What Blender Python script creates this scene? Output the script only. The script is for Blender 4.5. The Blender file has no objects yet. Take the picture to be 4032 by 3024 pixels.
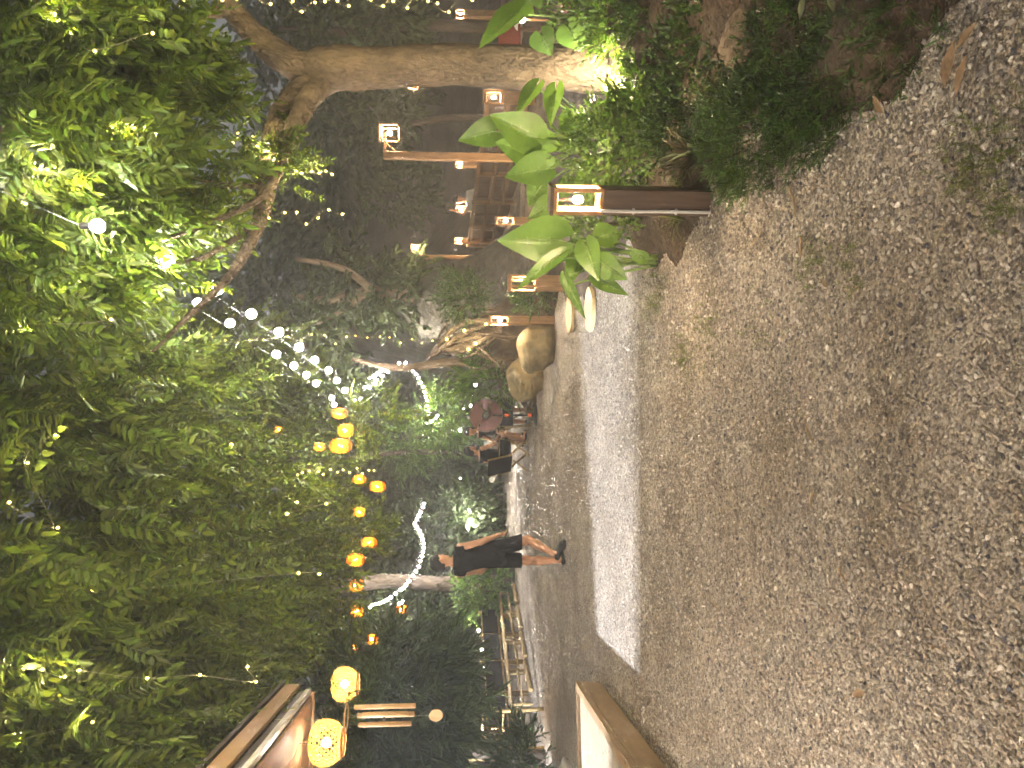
import bpy, math, random
import numpy as np
from mathutils import Vector, Matrix
random.seed(7); rng = np.random.default_rng(7)
R = math.radians
scene = bpy.context.scene
COL = scene.collection

# ---------------- camera (the photograph was taken in portrait and lies on its side) ----------------
CAM_H, PITCH, FPX = 1.4, math.atan(204/3000), 3000.0
cam_d = bpy.data.cameras.new('camera'); cam = bpy.data.objects.new('camera', cam_d); COL.objects.link(cam)
cam_d.sensor_width = 36.0; cam_d.lens = 36*FPX/4032; cam_d.clip_start = 0.05; cam_d.clip_end = 400
_f = Vector((0, math.cos(PITCH), -math.sin(PITCH))); _u = Vector((0, math.sin(PITCH), math.cos(PITCH))); _r = Vector((1, 0, 0))
M3 = Matrix((-_u, _r, -_f)).transposed()          # local x = down, local y = right, local z = backwards
cam.matrix_world = Matrix.Translation((0, 0, CAM_H)) @ M3.to_4x4()
scene.camera = cam

# ---------------- night sky, moon, exposure ----------------
w = bpy.data.worlds.new('World'); scene.world = w; w.use_nodes = True
nt = w.node_tree; nt.nodes.clear()
sky = nt.nodes.new('ShaderNodeTexSky'); sky.sky_type = 'NISHITA'; sky.sun_disc = False
sky.sun_elevation = R(8); sky.sun_rotation = R(200); sky.air_density = 1.0; sky.dust_density = 3.0
hs = nt.nodes.new('ShaderNodeHueSaturation'); hs.inputs['Saturation'].default_value = 0.1
bg = nt.nodes.new('ShaderNodeBackground'); bg.inputs['Strength'].default_value = 0.006
wo = nt.nodes.new('ShaderNodeOutputWorld')
nt.links.new(sky.outputs[0], hs.inputs['Color']); nt.links.new(hs.outputs[0], bg.inputs[0]); nt.links.new(bg.outputs[0], wo.inputs[0])
sl = bpy.data.lights.new('moon', 'SUN'); sl.energy = 0.02; sl.angle = R(10); sl.color = (0.85, 0.9, 1.0)
so = bpy.data.objects.new('moon', sl); COL.objects.link(so); so.rotation_euler = (R(40), R(10), R(200))
vs = scene.view_settings; vs.view_transform = 'Standard'; vs.look = 'None'; vs.gamma = 1.0; vs.use_curve_mapping = False
vs.exposure = 3.38
scene.render.engine = 'CYCLES'
cy = scene.cycles; cy.use_denoising = True; cy.denoising_prefilter = 'FAST'; cy.light_sampling_threshold = 0.03; cy.max_bounces = 4; cy.diffuse_bounces = 2; cy.glossy_bounces = 1; cy.use_adaptive_sampling = True; cy.adaptive_threshold = 0.06
cy.transmission_bounces = 2; cy.transparent_max_bounces = 4; cy.sample_clamp_indirect = 4.0; cy.use_light_tree = True
cy.caustics_reflective = False; cy.caustics_refractive = False

# ---------------- placing helpers: x, y in the 2212x1659 view of the sideways photograph, d = metres ahead ----------------
K = 4032/2212
def W(x, y, d):
    u, v = 3024 - y*K, x*K
    xc, zc = (u-1512)/FPX, -(v-2016)/FPX
    r = _r*xc + _u*zc + _f
    r = r*(d/r.y)
    return Vector((r.x, r.y, r.z + CAM_H))
def WG(x, y, z=0.0):
    p = W(x, y, 1.0); dz = p.z - CAM_H
    return W(x, y, max(0.5, (z-CAM_H)/min(dz, -1e-3)))

# ---------------- mesh helpers ----------------
class MB:
    def __init__(s): s.v = []; s.f = []
    def add(s, vs_, fs_):
        o = len(s.v); s.v += [tuple(p) for p in vs_]; s.f += [tuple(i+o for i in f) for f in fs_]; return s
    def box(s, c, size, rot=None, bev=0.0):
        hx, hy, hz = [q/2 for q in size]; c = Vector(c)
        if bev > 0:
            b = min(bev, hx*.9, hy*.9, hz*.9); vs_ = []; idx = {}
            for sx in (-1, 1):
                for sy in (-1, 1):
                    for sz in (-1, 1):
                        for a in range(3):
                            p = [sx*(hx-b), sy*(hy-b), sz*(hz-b)]; p[a] = (sx*hx, sy*hy, sz*hz)[a]
                            idx[(sx, sy, sz, a)] = len(vs_); vs_.append(Vector(p))
            fs_ = []
            for a in range(3):
                b1, b2 = (a+1) % 3, (a+2) % 3
                for sg in (-1, 1):
                    q = []
                    for (s1, s2) in ((-1, -1), (1, -1), (1, 1), (-1, 1)):
                        k = [0, 0, 0]; k[a] = sg; k[b1] = s1; k[b2] = s2; q.append(idx[(*k, a)])
                    fs_.append(q if sg > 0 else q[::-1])
                    q = []
            for a in range(3):
                b1, b2 = (a+1) % 3, (a+2) % 3
                for s1 in (-1, 1):
                    for s2 in (-1, 1):
                        q = []
                        for (sg, ax) in ((-1, b1), (1, b1), (1, b2), (-1, b2)):
                            k = [0, 0, 0]; k[a] = sg; k[b1] = s1; k[b2] = s2; q.append(idx[(*k, ax)])
                        fs_.append(q)
            for sx in (-1, 1):
                for sy in (-1, 1):
                    for sz in (-1, 1): fs_.append([idx[(sx, sy, sz, a)] for a in range(3)])
        else:
            vs_ = [Vector((x*hx, y*hy, z*hz)) for x in (-1, 1) for y in (-1, 1) for z in (-1, 1)]
            fs_ = [(0, 1, 3, 2), (4, 6, 7, 5), (0, 4, 5, 1), (2, 3, 7, 6), (0, 2, 6, 4), (1, 5, 7, 3)]
        if rot is not None: vs_ = [rot @ p for p in vs_]
        return s.add([p + c for p in vs_], fs_)
    def beam(s, a, b, wd, ht, bev=0.0, up=(0, 0, 1)):
        a, b = Vector(a), Vector(b); y = (b-a); L = y.length; y = y/L; upv = Vector(up)
        if abs(y.dot(upv)) > .98: upv = Vector((1, 0, 0))
        x = y.cross(upv).normalized(); z = x.cross(y)
        return s.box((a+b)/2, (wd, L, ht), Matrix((x, y, z)).transposed(), bev)
    def tube(s, pts, rad, n=8, caps=True, wob=0.0):
        pts = [Vector(p) for p in pts]
        if not hasattr(rad, '__len__'): rad = [rad]*len(pts)
        o = len(s.v); ref = None
        for i, p in enumerate(pts):
            t = (pts[min(i+1, len(pts)-1)] - pts[max(i-1, 0)]).normalized()
            if ref is None:
                ref = Vector((1, 0, 0)) if abs(t.x) < .8 else Vector((0, 1, 0))
            ref = (ref - t*ref.dot(t)).normalized(); bt = t.cross(ref)
            for k in range(n):
                a = 2*math.pi*k/n; r = rad[i]*(1+wob*(random.random()-.5))
                s.v.append(tuple(p + (ref*math.cos(a)+bt*math.sin(a))*r))
        for i in range(len(pts)-1):
            for k in range(n):
                a, b = o+i*n+k, o+i*n+(k+1) % n
                s.f.append((a, b, b+n, a+n))
        if caps:
            s.f.append(tuple(o+k for k in range(n))[::-1]); s.f.append(tuple(o+(len(pts)-1)*n+k for k in range(n)))
        return s
    def lathe(s, c, prof, n=16, cap=True):
        o = len(s.v); c = Vector(c)
        for (r, z) in prof:
            for k in range(n):
                a = 2*math.pi*k/n; s.v.append(tuple(c + Vector((r*math.cos(a), r*math.sin(a), z))))
        for i in range(len(prof)-1):
            for k in range(n):
                a, b = o+i*n+k, o+i*n+(k+1) % n
                s.f.append((a, b, b+n, a+n))
        if cap:
            s.f.append(tuple(o+k for k in range(n))[::-1]); s.f.append(tuple(o+(len(prof)-1)*n+k for k in range(n)))
        return s
    def ball(s, c, r, n=8, m=6, sc=(1, 1, 1)):
        c = Vector(c); o = len(s.v); s.v.append(tuple(c+Vector((0, 0, -r*sc[2]))))
        for i in range(1, m):
            ph = -math.pi/2 + math.pi*i/m
            for k in range(n):
                a = 2*math.pi*k/n
                s.v.append(tuple(c+Vector((r*sc[0]*math.cos(ph)*math.cos(a), r*sc[1]*math.cos(ph)*math.sin(a), r*sc[2]*math.sin(ph)))))
        s.v.append(tuple(c+Vector((0, 0, r*sc[2])))); e = len(s.v)-1
        for k in range(n):
            s.f.append((o, o+1+(k+1) % n, o+1+k)); b = o+1+(m-2)*n; s.f.append((e, b+k, b+(k+1) % n))
        for i in range(m-2):
            for k in range(n):
                a, b = o+1+i*n+k, o+1+i*n+(k+1) % n
                s.f.append((a, b, b+n, a+n))
        return s
    def build(s, name, mat, parent=None, smooth=False):
        me = bpy.data.meshes.new(name); me.from_pydata(s.v, [], s.f); me.update()
        if smooth: me.polygons.foreach_set('use_smooth', [True]*len(me.polygons))
        return link(name, me, mat, parent)
def link(name, me, mat, parent=None):
    if mat is not None and not me.materials: me.materials.append(mat)
    o = bpy.data.objects.new(name, me); COL.objects.link(o)
    if parent is not None:
        o.parent = parent
        o.matrix_parent_inverse = Matrix.Identity(4)
    return o
def shift(o, loc):            # move the mesh so that the object's origin sits at loc
    o.data.transform(Matrix.Translation(-Vector(loc))); o.location = loc; return o
def tag(o, label=None, cat=None, group=None, kind=None):
    if label: o['label'] = label
    if cat: o['category'] = cat
    if group: o['group'] = group
    if kind: o['kind'] = kind
    return o
def thing(name, label, cat, loc=(0, 0, 0), rz=0.0, group=None):
    o = bpy.data.objects.new(name, None); COL.objects.link(o); o.empty_display_size = .1
    o.location = loc; o.rotation_euler = (0, 0, rz); return tag(o, label, cat, group)
def copy_tree(o, parent=None):
    c = o.copy(); COL.objects.link(c); c.parent = parent
    for ch in list(o.children): copy_tree(ch, c)
    return c
def quads_mesh(name, V, Q):   # V (n,3) array, Q (m,4) array
    me = bpy.data.meshes.new(name); me.vertices.add(len(V)); me.vertices.foreach_set('co', np.ascontiguousarray(V, np.float32).ravel())
    me.loops.add(Q.size); me.loops.foreach_set('vertex_index', np.ascontiguousarray(Q, np.int32).ravel())
    me.polygons.add(len(Q)); me.polygons.foreach_set('loop_start', np.arange(0, Q.size, 4, dtype=np.int32))
    try: me.polygons.foreach_set('loop_total', np.full(len(Q), 4, np.int32))
    except Exception: pass
    me.update(calc_edges=True); me.validate(); return me
def point_light(name, loc, watts, col, rad, parent):
    l = bpy.data.lights.new(name, 'POINT'); l.energy = watts; l.color = col; l.shadow_soft_size = rad
    o = bpy.data.objects.new(name, l); COL.objects.link(o); o.location = loc
    if parent is not None: o.parent = parent
    return o

# ---------------- materials ----------------
def _ramp(n, stops):
    cr = n.color_ramp
    while len(cr.elements) < len(stops): cr.elements.new(.5)
    for e, (p, c) in zip(cr.elements, stops): e.position = p; e.color = (*c, 1)
def mat(name, c1, c2=None, rough=.7, scale=6.0, stretch=(1, 1, 1), bump=.25, bscale=None, spec=.3, detail=6, island=0.0, trans=0.0, trans_col=None, metal=0.0, coords='Object', dist=.02, sheen=0):
    m = bpy.data.materials.new(name); m.use_nodes = True; nt = m.node_tree; N = nt.nodes; L = nt.links
    b = N['Principled BSDF']; b.inputs['Roughness'].default_value = rough; b.inputs['Specular IOR Level'].default_value = spec
    b.inputs['Metallic'].default_value = metal
    c2 = c2 or tuple(q*.6 for q in c1)
    tc = N.new('ShaderNodeTexCoord'); mp = N.new('ShaderNodeMapping'); mp.inputs['Scale'].default_value = stretch
    L.new(tc.outputs[coords], mp.inputs['Vector'])
    nz = N.new('ShaderNodeTexNoise'); nz.inputs['Scale'].default_value = scale; nz.inputs['Detail'].default_value = detail; nz.inputs['Roughness'].default_value = .65
    L.new(mp.outputs[0], nz.inputs['Vector'])
    rp = N.new('ShaderNodeValToRGB'); _ramp(rp, [(.32, c2), (.68, c1)]); L.new(nz.outputs['Fac'], rp.inputs[0]); col = rp.outputs[0]
    if island > 0:
        g = N.new('ShaderNodeNewGeometry'); h = N.new('ShaderNodeHueSaturation')
        mr = N.new('ShaderNodeMapRange'); mr.inputs[3].default_value = 1-island; mr.inputs[4].default_value = 1+island
        L.new(g.outputs['Random Per Island'], mr.inputs[0]); L.new(mr.outputs[0], h.inputs['Value'])
        mr2 = N.new('ShaderNodeMapRange'); mr2.inputs[3].default_value = .468; mr2.inputs[4].default_value = .512
        wn = N.new('ShaderNodeTexWhiteNoise'); wn.noise_dimensions = '1D'; L.new(g.outputs['Random Per Island'], wn.inputs['W']); L.new(wn.outputs['Value'], mr2.inputs[0])
        L.new(mr2.outputs[0], h.inputs['Hue']); L.new(col, h.inputs['Color']); col = h.outputs[0]
    L.new(col, b.inputs['Base Color'])
    if bump > 0:
        bn = N.new('ShaderNodeTexNoise'); bn.inputs['Scale'].default_value = bscale or scale*4; bn.inputs['Detail'].default_value = 5
        L.new(mp.outputs[0], bn.inputs['Vector'])
        bp = N.new('ShaderNodeBump'); bp.inputs['Strength'].default_value = bump; bp.inputs['Distance'].default_value = dist
        L.new(bn.outputs['Fac'], bp.inputs['Height']); L.new(bp.outputs[0], b.inputs['Normal'])
    if trans > 0:
        tr = N.new('ShaderNodeBsdfTranslucent'); mx = N.new('ShaderNodeMixShader'); mx.inputs[0].default_value = trans
        if trans_col: tr.inputs[0].default_value = (*trans_col, 1)
        else:
            h2 = N.new('ShaderNodeHueSaturation'); h2.inputs['Hue'].default_value = .485; h2.inputs['Value'].default_value = 1.5; h2.inputs['Saturation'].default_value = 1.1
            L.new(col, h2.inputs['Color']); L.new(h2.outputs[0], tr.inputs[0])
        L.new(b.outputs[0], mx.inputs[1]); L.new(tr.outputs[0], mx.inputs[2]); L.new(mx.outputs[0], N['Material Output'].inputs[0])
    return m
def glow(name, col, s, sample=False):
    m = bpy.data.materials.new(name); m.use_nodes = True; b = m.node_tree.nodes['Principled BSDF']
    b.inputs['Base Color'].default_value = (*col, 1); b.inputs['Emission Color'].default_value = (*col, 1); b.inputs['Emission Strength'].default_value = s
    if not sample: m.cycles.emission_sampling = 'NONE'
    return m

M = {}
M['bark'] = mat('bark', (.19, .14, .10), (.06, .045, .035), .9, 9, (1, 1, .5), 1.0, 34, dist=.05)
M['bark_pale'] = mat('bark_pale', (.30, .23, .16), (.15, .11, .075), .9, 6, (1, 1, .3), .8, 20, dist=.03)
M['bark_dark'] = mat('bark_dark', (.10, .075, .055), (.045, .035, .03), .95, 6, (1, 1, .4), .8, 20, dist=.03)
M['leaf'] = mat('leaf', (.095, .155, .022), (.05, .09, .014), .45, 3, bump=0, island=.45, trans=.42, spec=.45)
M['leaf_deep'] = mat('leaf_deep', (.112, .168, .026), (.06, .098, .016), .5, 2, bump=0, island=.5, trans=.35, spec=.4)
M['leaf_far'] = mat('leaf_far', (.075, .11, .045), (.04, .06, .026), .6, .8, bump=0, island=.5, trans=.25, spec=.3)
M['leaf_willow'] = mat('leaf_willow', (.06, .11, .045), (.03, .06, .026), .45, 2, bump=0, island=.5, trans=.3, spec=.5)
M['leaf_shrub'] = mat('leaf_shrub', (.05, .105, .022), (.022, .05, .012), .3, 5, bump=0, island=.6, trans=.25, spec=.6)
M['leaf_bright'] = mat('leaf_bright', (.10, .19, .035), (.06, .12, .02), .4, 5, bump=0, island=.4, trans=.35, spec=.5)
M['ear'] = mat('ear', (.105, .19, .035), (.07, .14, .024), .38, 7, bump=.08, trans=.3, spec=.5)
M['stem'] = mat('stem', (.19, .28, .09), (.12, .19, .06), .5, 8, bump=0)
M['ivory'] = mat('ivory', (.33, .36, .22), (.17, .22, .10), .45, 12, bump=0, trans=.2)
M['strap'] = mat('strap', (.10, .085, .045), (.035, .04, .02), .45, 14, bump=0, island=.4, trans=.2)
M['grass'] = mat('grass', (.13, .17, .045), (.07, .10, .025), .6, 5, bump=0, island=.5, trans=.3)
M['soil'] = mat('soil', (.075, .05, .034), (.03, .024, .018), .95, 3.2, bump=.9, bscale=30, dist=.04)
M['hill'] = mat('hill', (.17, .145, .115), (.08, .075, .055), .95, 1.2, bump=1, bscale=8, dist=.15)
M['rock'] = mat('rock', (.27, .20, .10), (.10, .085, .05), .85, 2.6, bump=.5, bscale=11, dist=.03)
M['rock_brown'] = mat('rock_brown', (.13, .095, .065), (.055, .042, .03), .9, 4, bump=.9, bscale=16, dist=.04)
M['post_wood'] = mat('post_wood', (.115, .075, .052), (.06, .038, .027), .6, 5, (6, 6, .5), .3, 14)
M['lamp_wood'] = mat('lamp_wood', (.42, .23, .09), (.26, .13, .05), .6, 6, (5, 5, .6), .25, 12)
M['mid_wood'] = mat('mid_wood', (.30, .175, .085), (.17, .095, .045), .65, 6, (5, 5, .6), .3, 12)
M['deck'] = mat('deck', (.27, .23, .175), (.21, .175, .13), .6, 3.5, (.5, 9, 5), .15, 8, island=.1)
M['deck_edge'] = mat('deck_edge', (.24, .165, .09), (.17, .11, .055), .55, 3, (8, .5, 5), .15, 9)
M['soffit'] = mat('soffit', (.30, .185, .105), (.22, .13, .07), .6, 2.5, (6, .4, 3), .12, 7)
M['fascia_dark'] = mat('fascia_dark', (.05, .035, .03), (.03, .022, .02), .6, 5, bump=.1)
M['gutter'] = mat('gutter', (.40, .37, .33), (.30, .27, .24), .45, 7, bump=.05, spec=.5)
M['bamboo'] = mat('bamboo', (.33, .24, .11), (.20, .14, .06), .5, 8, (1, 1, 1), .2, 20)
M['tube_wood'] = mat('tube_wood', (.52, .33, .17), (.36, .22, .11), .5, 9, (4, 4, .5), .15, 18)
M['slab_wood'] = mat('slab_wood', (.50, .38, .22), (.40, .29, .16), .6, 6, (6, 1, 1), .1, 14)
M['canvas'] = mat('canvas', (.012, .012, .014), (.008, .008, .009), .85, 30, bump=.2, bscale=180, spec=.2)
M['black'] = mat('black', (.014, .014, .016), (.009, .009, .01), .35, 8, bump=0, spec=.5)
M['cloth_black'] = mat('cloth_black', (.013, .012, .014), (.008, .008, .009), .9, 9, bump=.5, bscale=24, spec=.15, dist=.02)
M['cloth_rose'] = mat('cloth_rose', (.30, .10, .09), (.22, .07, .06), .85, 9, bump=.4, bscale=24, spec=.2)
M['cloth_white'] = mat('cloth_white', (.7, .68, .62), (.55, .53, .5), .85, 9, bump=.3, bscale=24, spec=.2)
M['skin'] = mat('skin', (.50, .27, .165), (.43, .225, .135), .5, 9, bump=.06, bscale=90, spec=.35)
M['hair'] = mat('hair', (.008, .007, .006), (.004, .004, .004), .65, 40, (1, 1, .3), .6, 90, spec=.4)
M['shoe'] = mat('shoe', (.02, .02, .022), (.012, .012, .013), .55, 9, bump=.1)
M['plastic_white'] = mat('plastic_white', (.62, .60, .56), (.50, .48, .44), .45, 9, bump=0)
M['orange'] = mat('orange', (.75, .13, .03), (.65, .10, .025), .4, 9, bump=0)
M['metal'] = mat('metal', (.16, .13, .125), (.12, .10, .10), .4, 9, bump=0, metal=1)
M['wire_dark'] = mat('wire_dark', (.03, .03, .03), (.02, .02, .02), .6, 9, bump=0)
M['wire_pale'] = mat('wire_pale', (.30, .28, .18), (.22, .2, .13), .5, 9, bump=0)
M['red_paint'] = mat('red_paint', (.12, .024, .018), (.085, .018, .013), .6, 6, bump=.1)
M['rattan'] = mat('rattan', (.50, .20, .03), (.38, .14, .02), .55, 20, bump=.1, trans=.5, trans_col=(.75, .30, .03))
M['rattan_big'] = mat('rattan_big', (.40, .21, .055), (.30, .15, .035), .55, 20, bump=.1, trans=.45, trans_col=(.6, .32, .06))
M['dead_leaf'] = mat('dead_leaf', (.23, .15, .085), (.13, .08, .045), .75, 16, bump=.2)
M['twig'] = mat('twig', (.36, .27, .16), (.22, .16, .09), .8, 16, bump=.2)
M['plaster'] = mat('plaster', (.45, .42, .38), (.36, .33, .3), .9, 3, bump=.2, bscale=20)
M['bulb'] = glow('bulb', (1.0, .86, .66), 60)
M['bulb_cool'] = glow('bulb_cool', (1.0, .95, .86), 60)
M['fairy'] = glow('fairy', (1.0, .74, .16), .55)
M['amber'] = glow('amber', (1.0, .72, .30), 30)
WARM = (1.0, .74, .45); CREAM = (1.0, .88, .70); YEL = (1.0, .83, .40)
# =====================================================================  the setting
def gravel_material():
    m = bpy.data.materials.new('gravel'); m.use_nodes = True; nt = m.node_tree; N = nt.nodes; L = nt.links
    b = N['Principled BSDF']; b.inputs['Roughness'].default_value = .85; b.inputs['Specular IOR Level'].default_value = .25
    tc = N.new('ShaderNodeTexCoord')
    v = N.new('ShaderNodeTexVoronoi'); v.inputs['Scale'].default_value = 48; v.inputs['Randomness'].default_value = 1
    L.new(tc.outputs['Object'], v.inputs['Vector'])
    sep = N.new('ShaderNodeSeparateColor'); L.new(v.outputs['Color'], sep.inputs[0])
    rp = N.new('ShaderNodeValToRGB')
    _ramp(rp, [(0, (.08, .076, .085)), (.22, (.19, .165, .145)), (.5, (.30, .265, .23)), (.78, (.39, .355, .31)), (1, (.58, .54, .48))])
    L.new(sep.outputs[0], rp.inputs[0])
    v2 = N.new('ShaderNodeTexVoronoi'); v2.inputs['Scale'].default_value = 95; L.new(tc.outputs['Object'], v2.inputs['Vector'])
    sep2 = N.new('ShaderNodeSeparateColor'); L.new(v2.outputs['Color'], sep2.inputs[0])
    rp2 = N.new('ShaderNodeValToRGB'); _ramp(rp2, [(0, (.10, .09, .085)), (.5, (.28, .245, .205)), (1, (.46, .42, .36))]); L.new(sep2.outputs[1], rp2.inputs[0])
    mx = N.new('ShaderNodeMix'); mx.data_type = 'RGBA'; mx.inputs[0].default_value = .5
    L.new(rp.outputs[0], mx.inputs[6]); L.new(rp2.outputs[0], mx.inputs[7])
    nz = N.new('ShaderNodeTexNoise'); nz.inputs['Scale'].default_value = .9; nz.inputs['Detail'].default_value = 7; nz.inputs['Roughness'].default_value = .7
    L.new(tc.outputs['Object'], nz.inputs['Vector'])
    sr = N.new('ShaderNodeValToRGB'); _ramp(sr, [(.34, (.66, .60, .52)), (.5, (.98, .95, .92)), (.66, (1.18, 1.16, 1.14))]); L.new(nz.outputs['Fac'], sr.inputs[0])
    mu = N.new('ShaderNodeMix'); mu.data_type = 'RGBA'; mu.blend_type = 'MULTIPLY'; mu.inputs[0].default_value = 1
    L.new(mx.outputs[2], mu.inputs[6]); L.new(sr.outputs[0], mu.inputs[7])
    nm = N.new('ShaderNodeTexNoise'); nm.inputs['Scale'].default_value = 2.1; nm.inputs['Detail'].default_value = 8; nm.inputs['Roughness'].default_value = .75
    L.new(tc.outputs['Object'], nm.inputs['Vector'])
    mr = N.new('ShaderNodeMapRange'); mr.inputs[1].default_value = .60; mr.inputs[2].default_value = .74; mr.inputs[4].default_value = .65; L.new(nm.outputs['Fac'], mr.inputs[0])
    mo = N.new('ShaderNodeMix'); mo.data_type = 'RGBA'; L.new(mr.outputs[0], mo.inputs[0]); L.new(mu.outputs[2], mo.inputs[6]); mo.inputs[7].default_value = (.105, .115, .05, 1)
    L.new(mo.outputs[2], b.inputs['Base Color'])
    ad = N.new('ShaderNodeMath'); ad.operation = 'ADD'; L.new(v.outputs['Distance'], ad.inputs[0]); L.new(v2.outputs['Distance'], ad.inputs[1])
    bp = N.new('ShaderNodeBump'); bp.invert = True; bp.inputs['Strength'].default_value = 1.0; bp.inputs['Distance'].default_value = .018
    L.new(ad.outputs[0], bp.inputs['Height']); L.new(bp.outputs[0], b.inputs['Normal'])
    return m
M['gravel'] = gravel_material()

def sstep(a, b, x):
    t = np.clip((x-a)/(b-a), 0, 1); return t*t*(3-2*t)
def wavy(x, y):
    return (np.sin(x*1.7+y*.9)+np.sin(x*.6-y*1.4+1.3)+.6*np.sin(x*3.1+y*2.7+.4)+.4*np.sin(5.3*x-4.1*y))
def heightfield(name, x0, x1, y0, y1, nx, ny, fn, m):
    xs, ys = np.meshgrid(np.linspace(x0, x1, nx), np.linspace(y0, y1, ny)); z = fn(xs, ys)
    V = np.stack([xs.ravel(), ys.ravel(), z.ravel()], 1); i = np.arange((ny-1)*(nx-1)); r = i//(nx-1)*nx + i % (nx-1)
    me = quads_mesh(name, V, np.stack([r, r+1, r+1+nx, r+nx], 1)); me.polygons.foreach_set('use_smooth', [True]*len(me.polygons))
    return link(name, me, m)
# gravel yard: one sheet out to the dark distance, slightly uneven
g = heightfield('gravel_ground', -120, 120, -60, 180, 121, 121, lambda x, y: 0*x, M['gravel']); tag(g, kind='structure')
# planted earth bank along the right side of the yard
def bank_edge(y): return 0.98 - .34*np.exp(-((y-4.75)/.5)**2) + .10*np.sin(y*1.9+.5) + .07*np.sin(y*4.3) + np.where(y < 2.6, .10*(2.6-y), 0)
def bank_z(x, y):
    t = x - bank_edge(y)
    z = -.05 + .12*sstep(-.05, .35, t) + .20*sstep(.2, 1.8, t)*sstep(2.0, 4.5, y) + .018*wavy(x*2, y*2)*sstep(0, .3, t) + .012*wavy(x*9, y*9)
    return z
b_ = heightfield('earth_bank', .4, 14, .2, 13.5, 220, 240, bank_z, M['soil']); tag(b_, kind='structure')
def hill_z(x, y):
    a = sstep(.4, 1.8, x)*(1-sstep(2.3, 3.6, x-.05*(y-14)))*sstep(13.4, 21, y)*3.0 + sstep(-3, 4, x)*sstep(24, 40, y)*4.0*(1-.75*sstep(4, 8, x)*(1-sstep(36, 48, y)))
    b = sstep(30, 50, y)*5 + sstep(-6, -16, x)*sstep(14, 30, y)*2
    return a + b + .10*wavy(x*.8, y*.8)*sstep(13, 17, y) - .12 + .10*sstep(13, 14, y)*sstep(1, 2, x)
h_ = heightfield('hillside', -45, 45, 13.2, 90, 150, 130, lambda x, y: hill_z(x, y), M['hill']); tag(h_, kind='structure')

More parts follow.
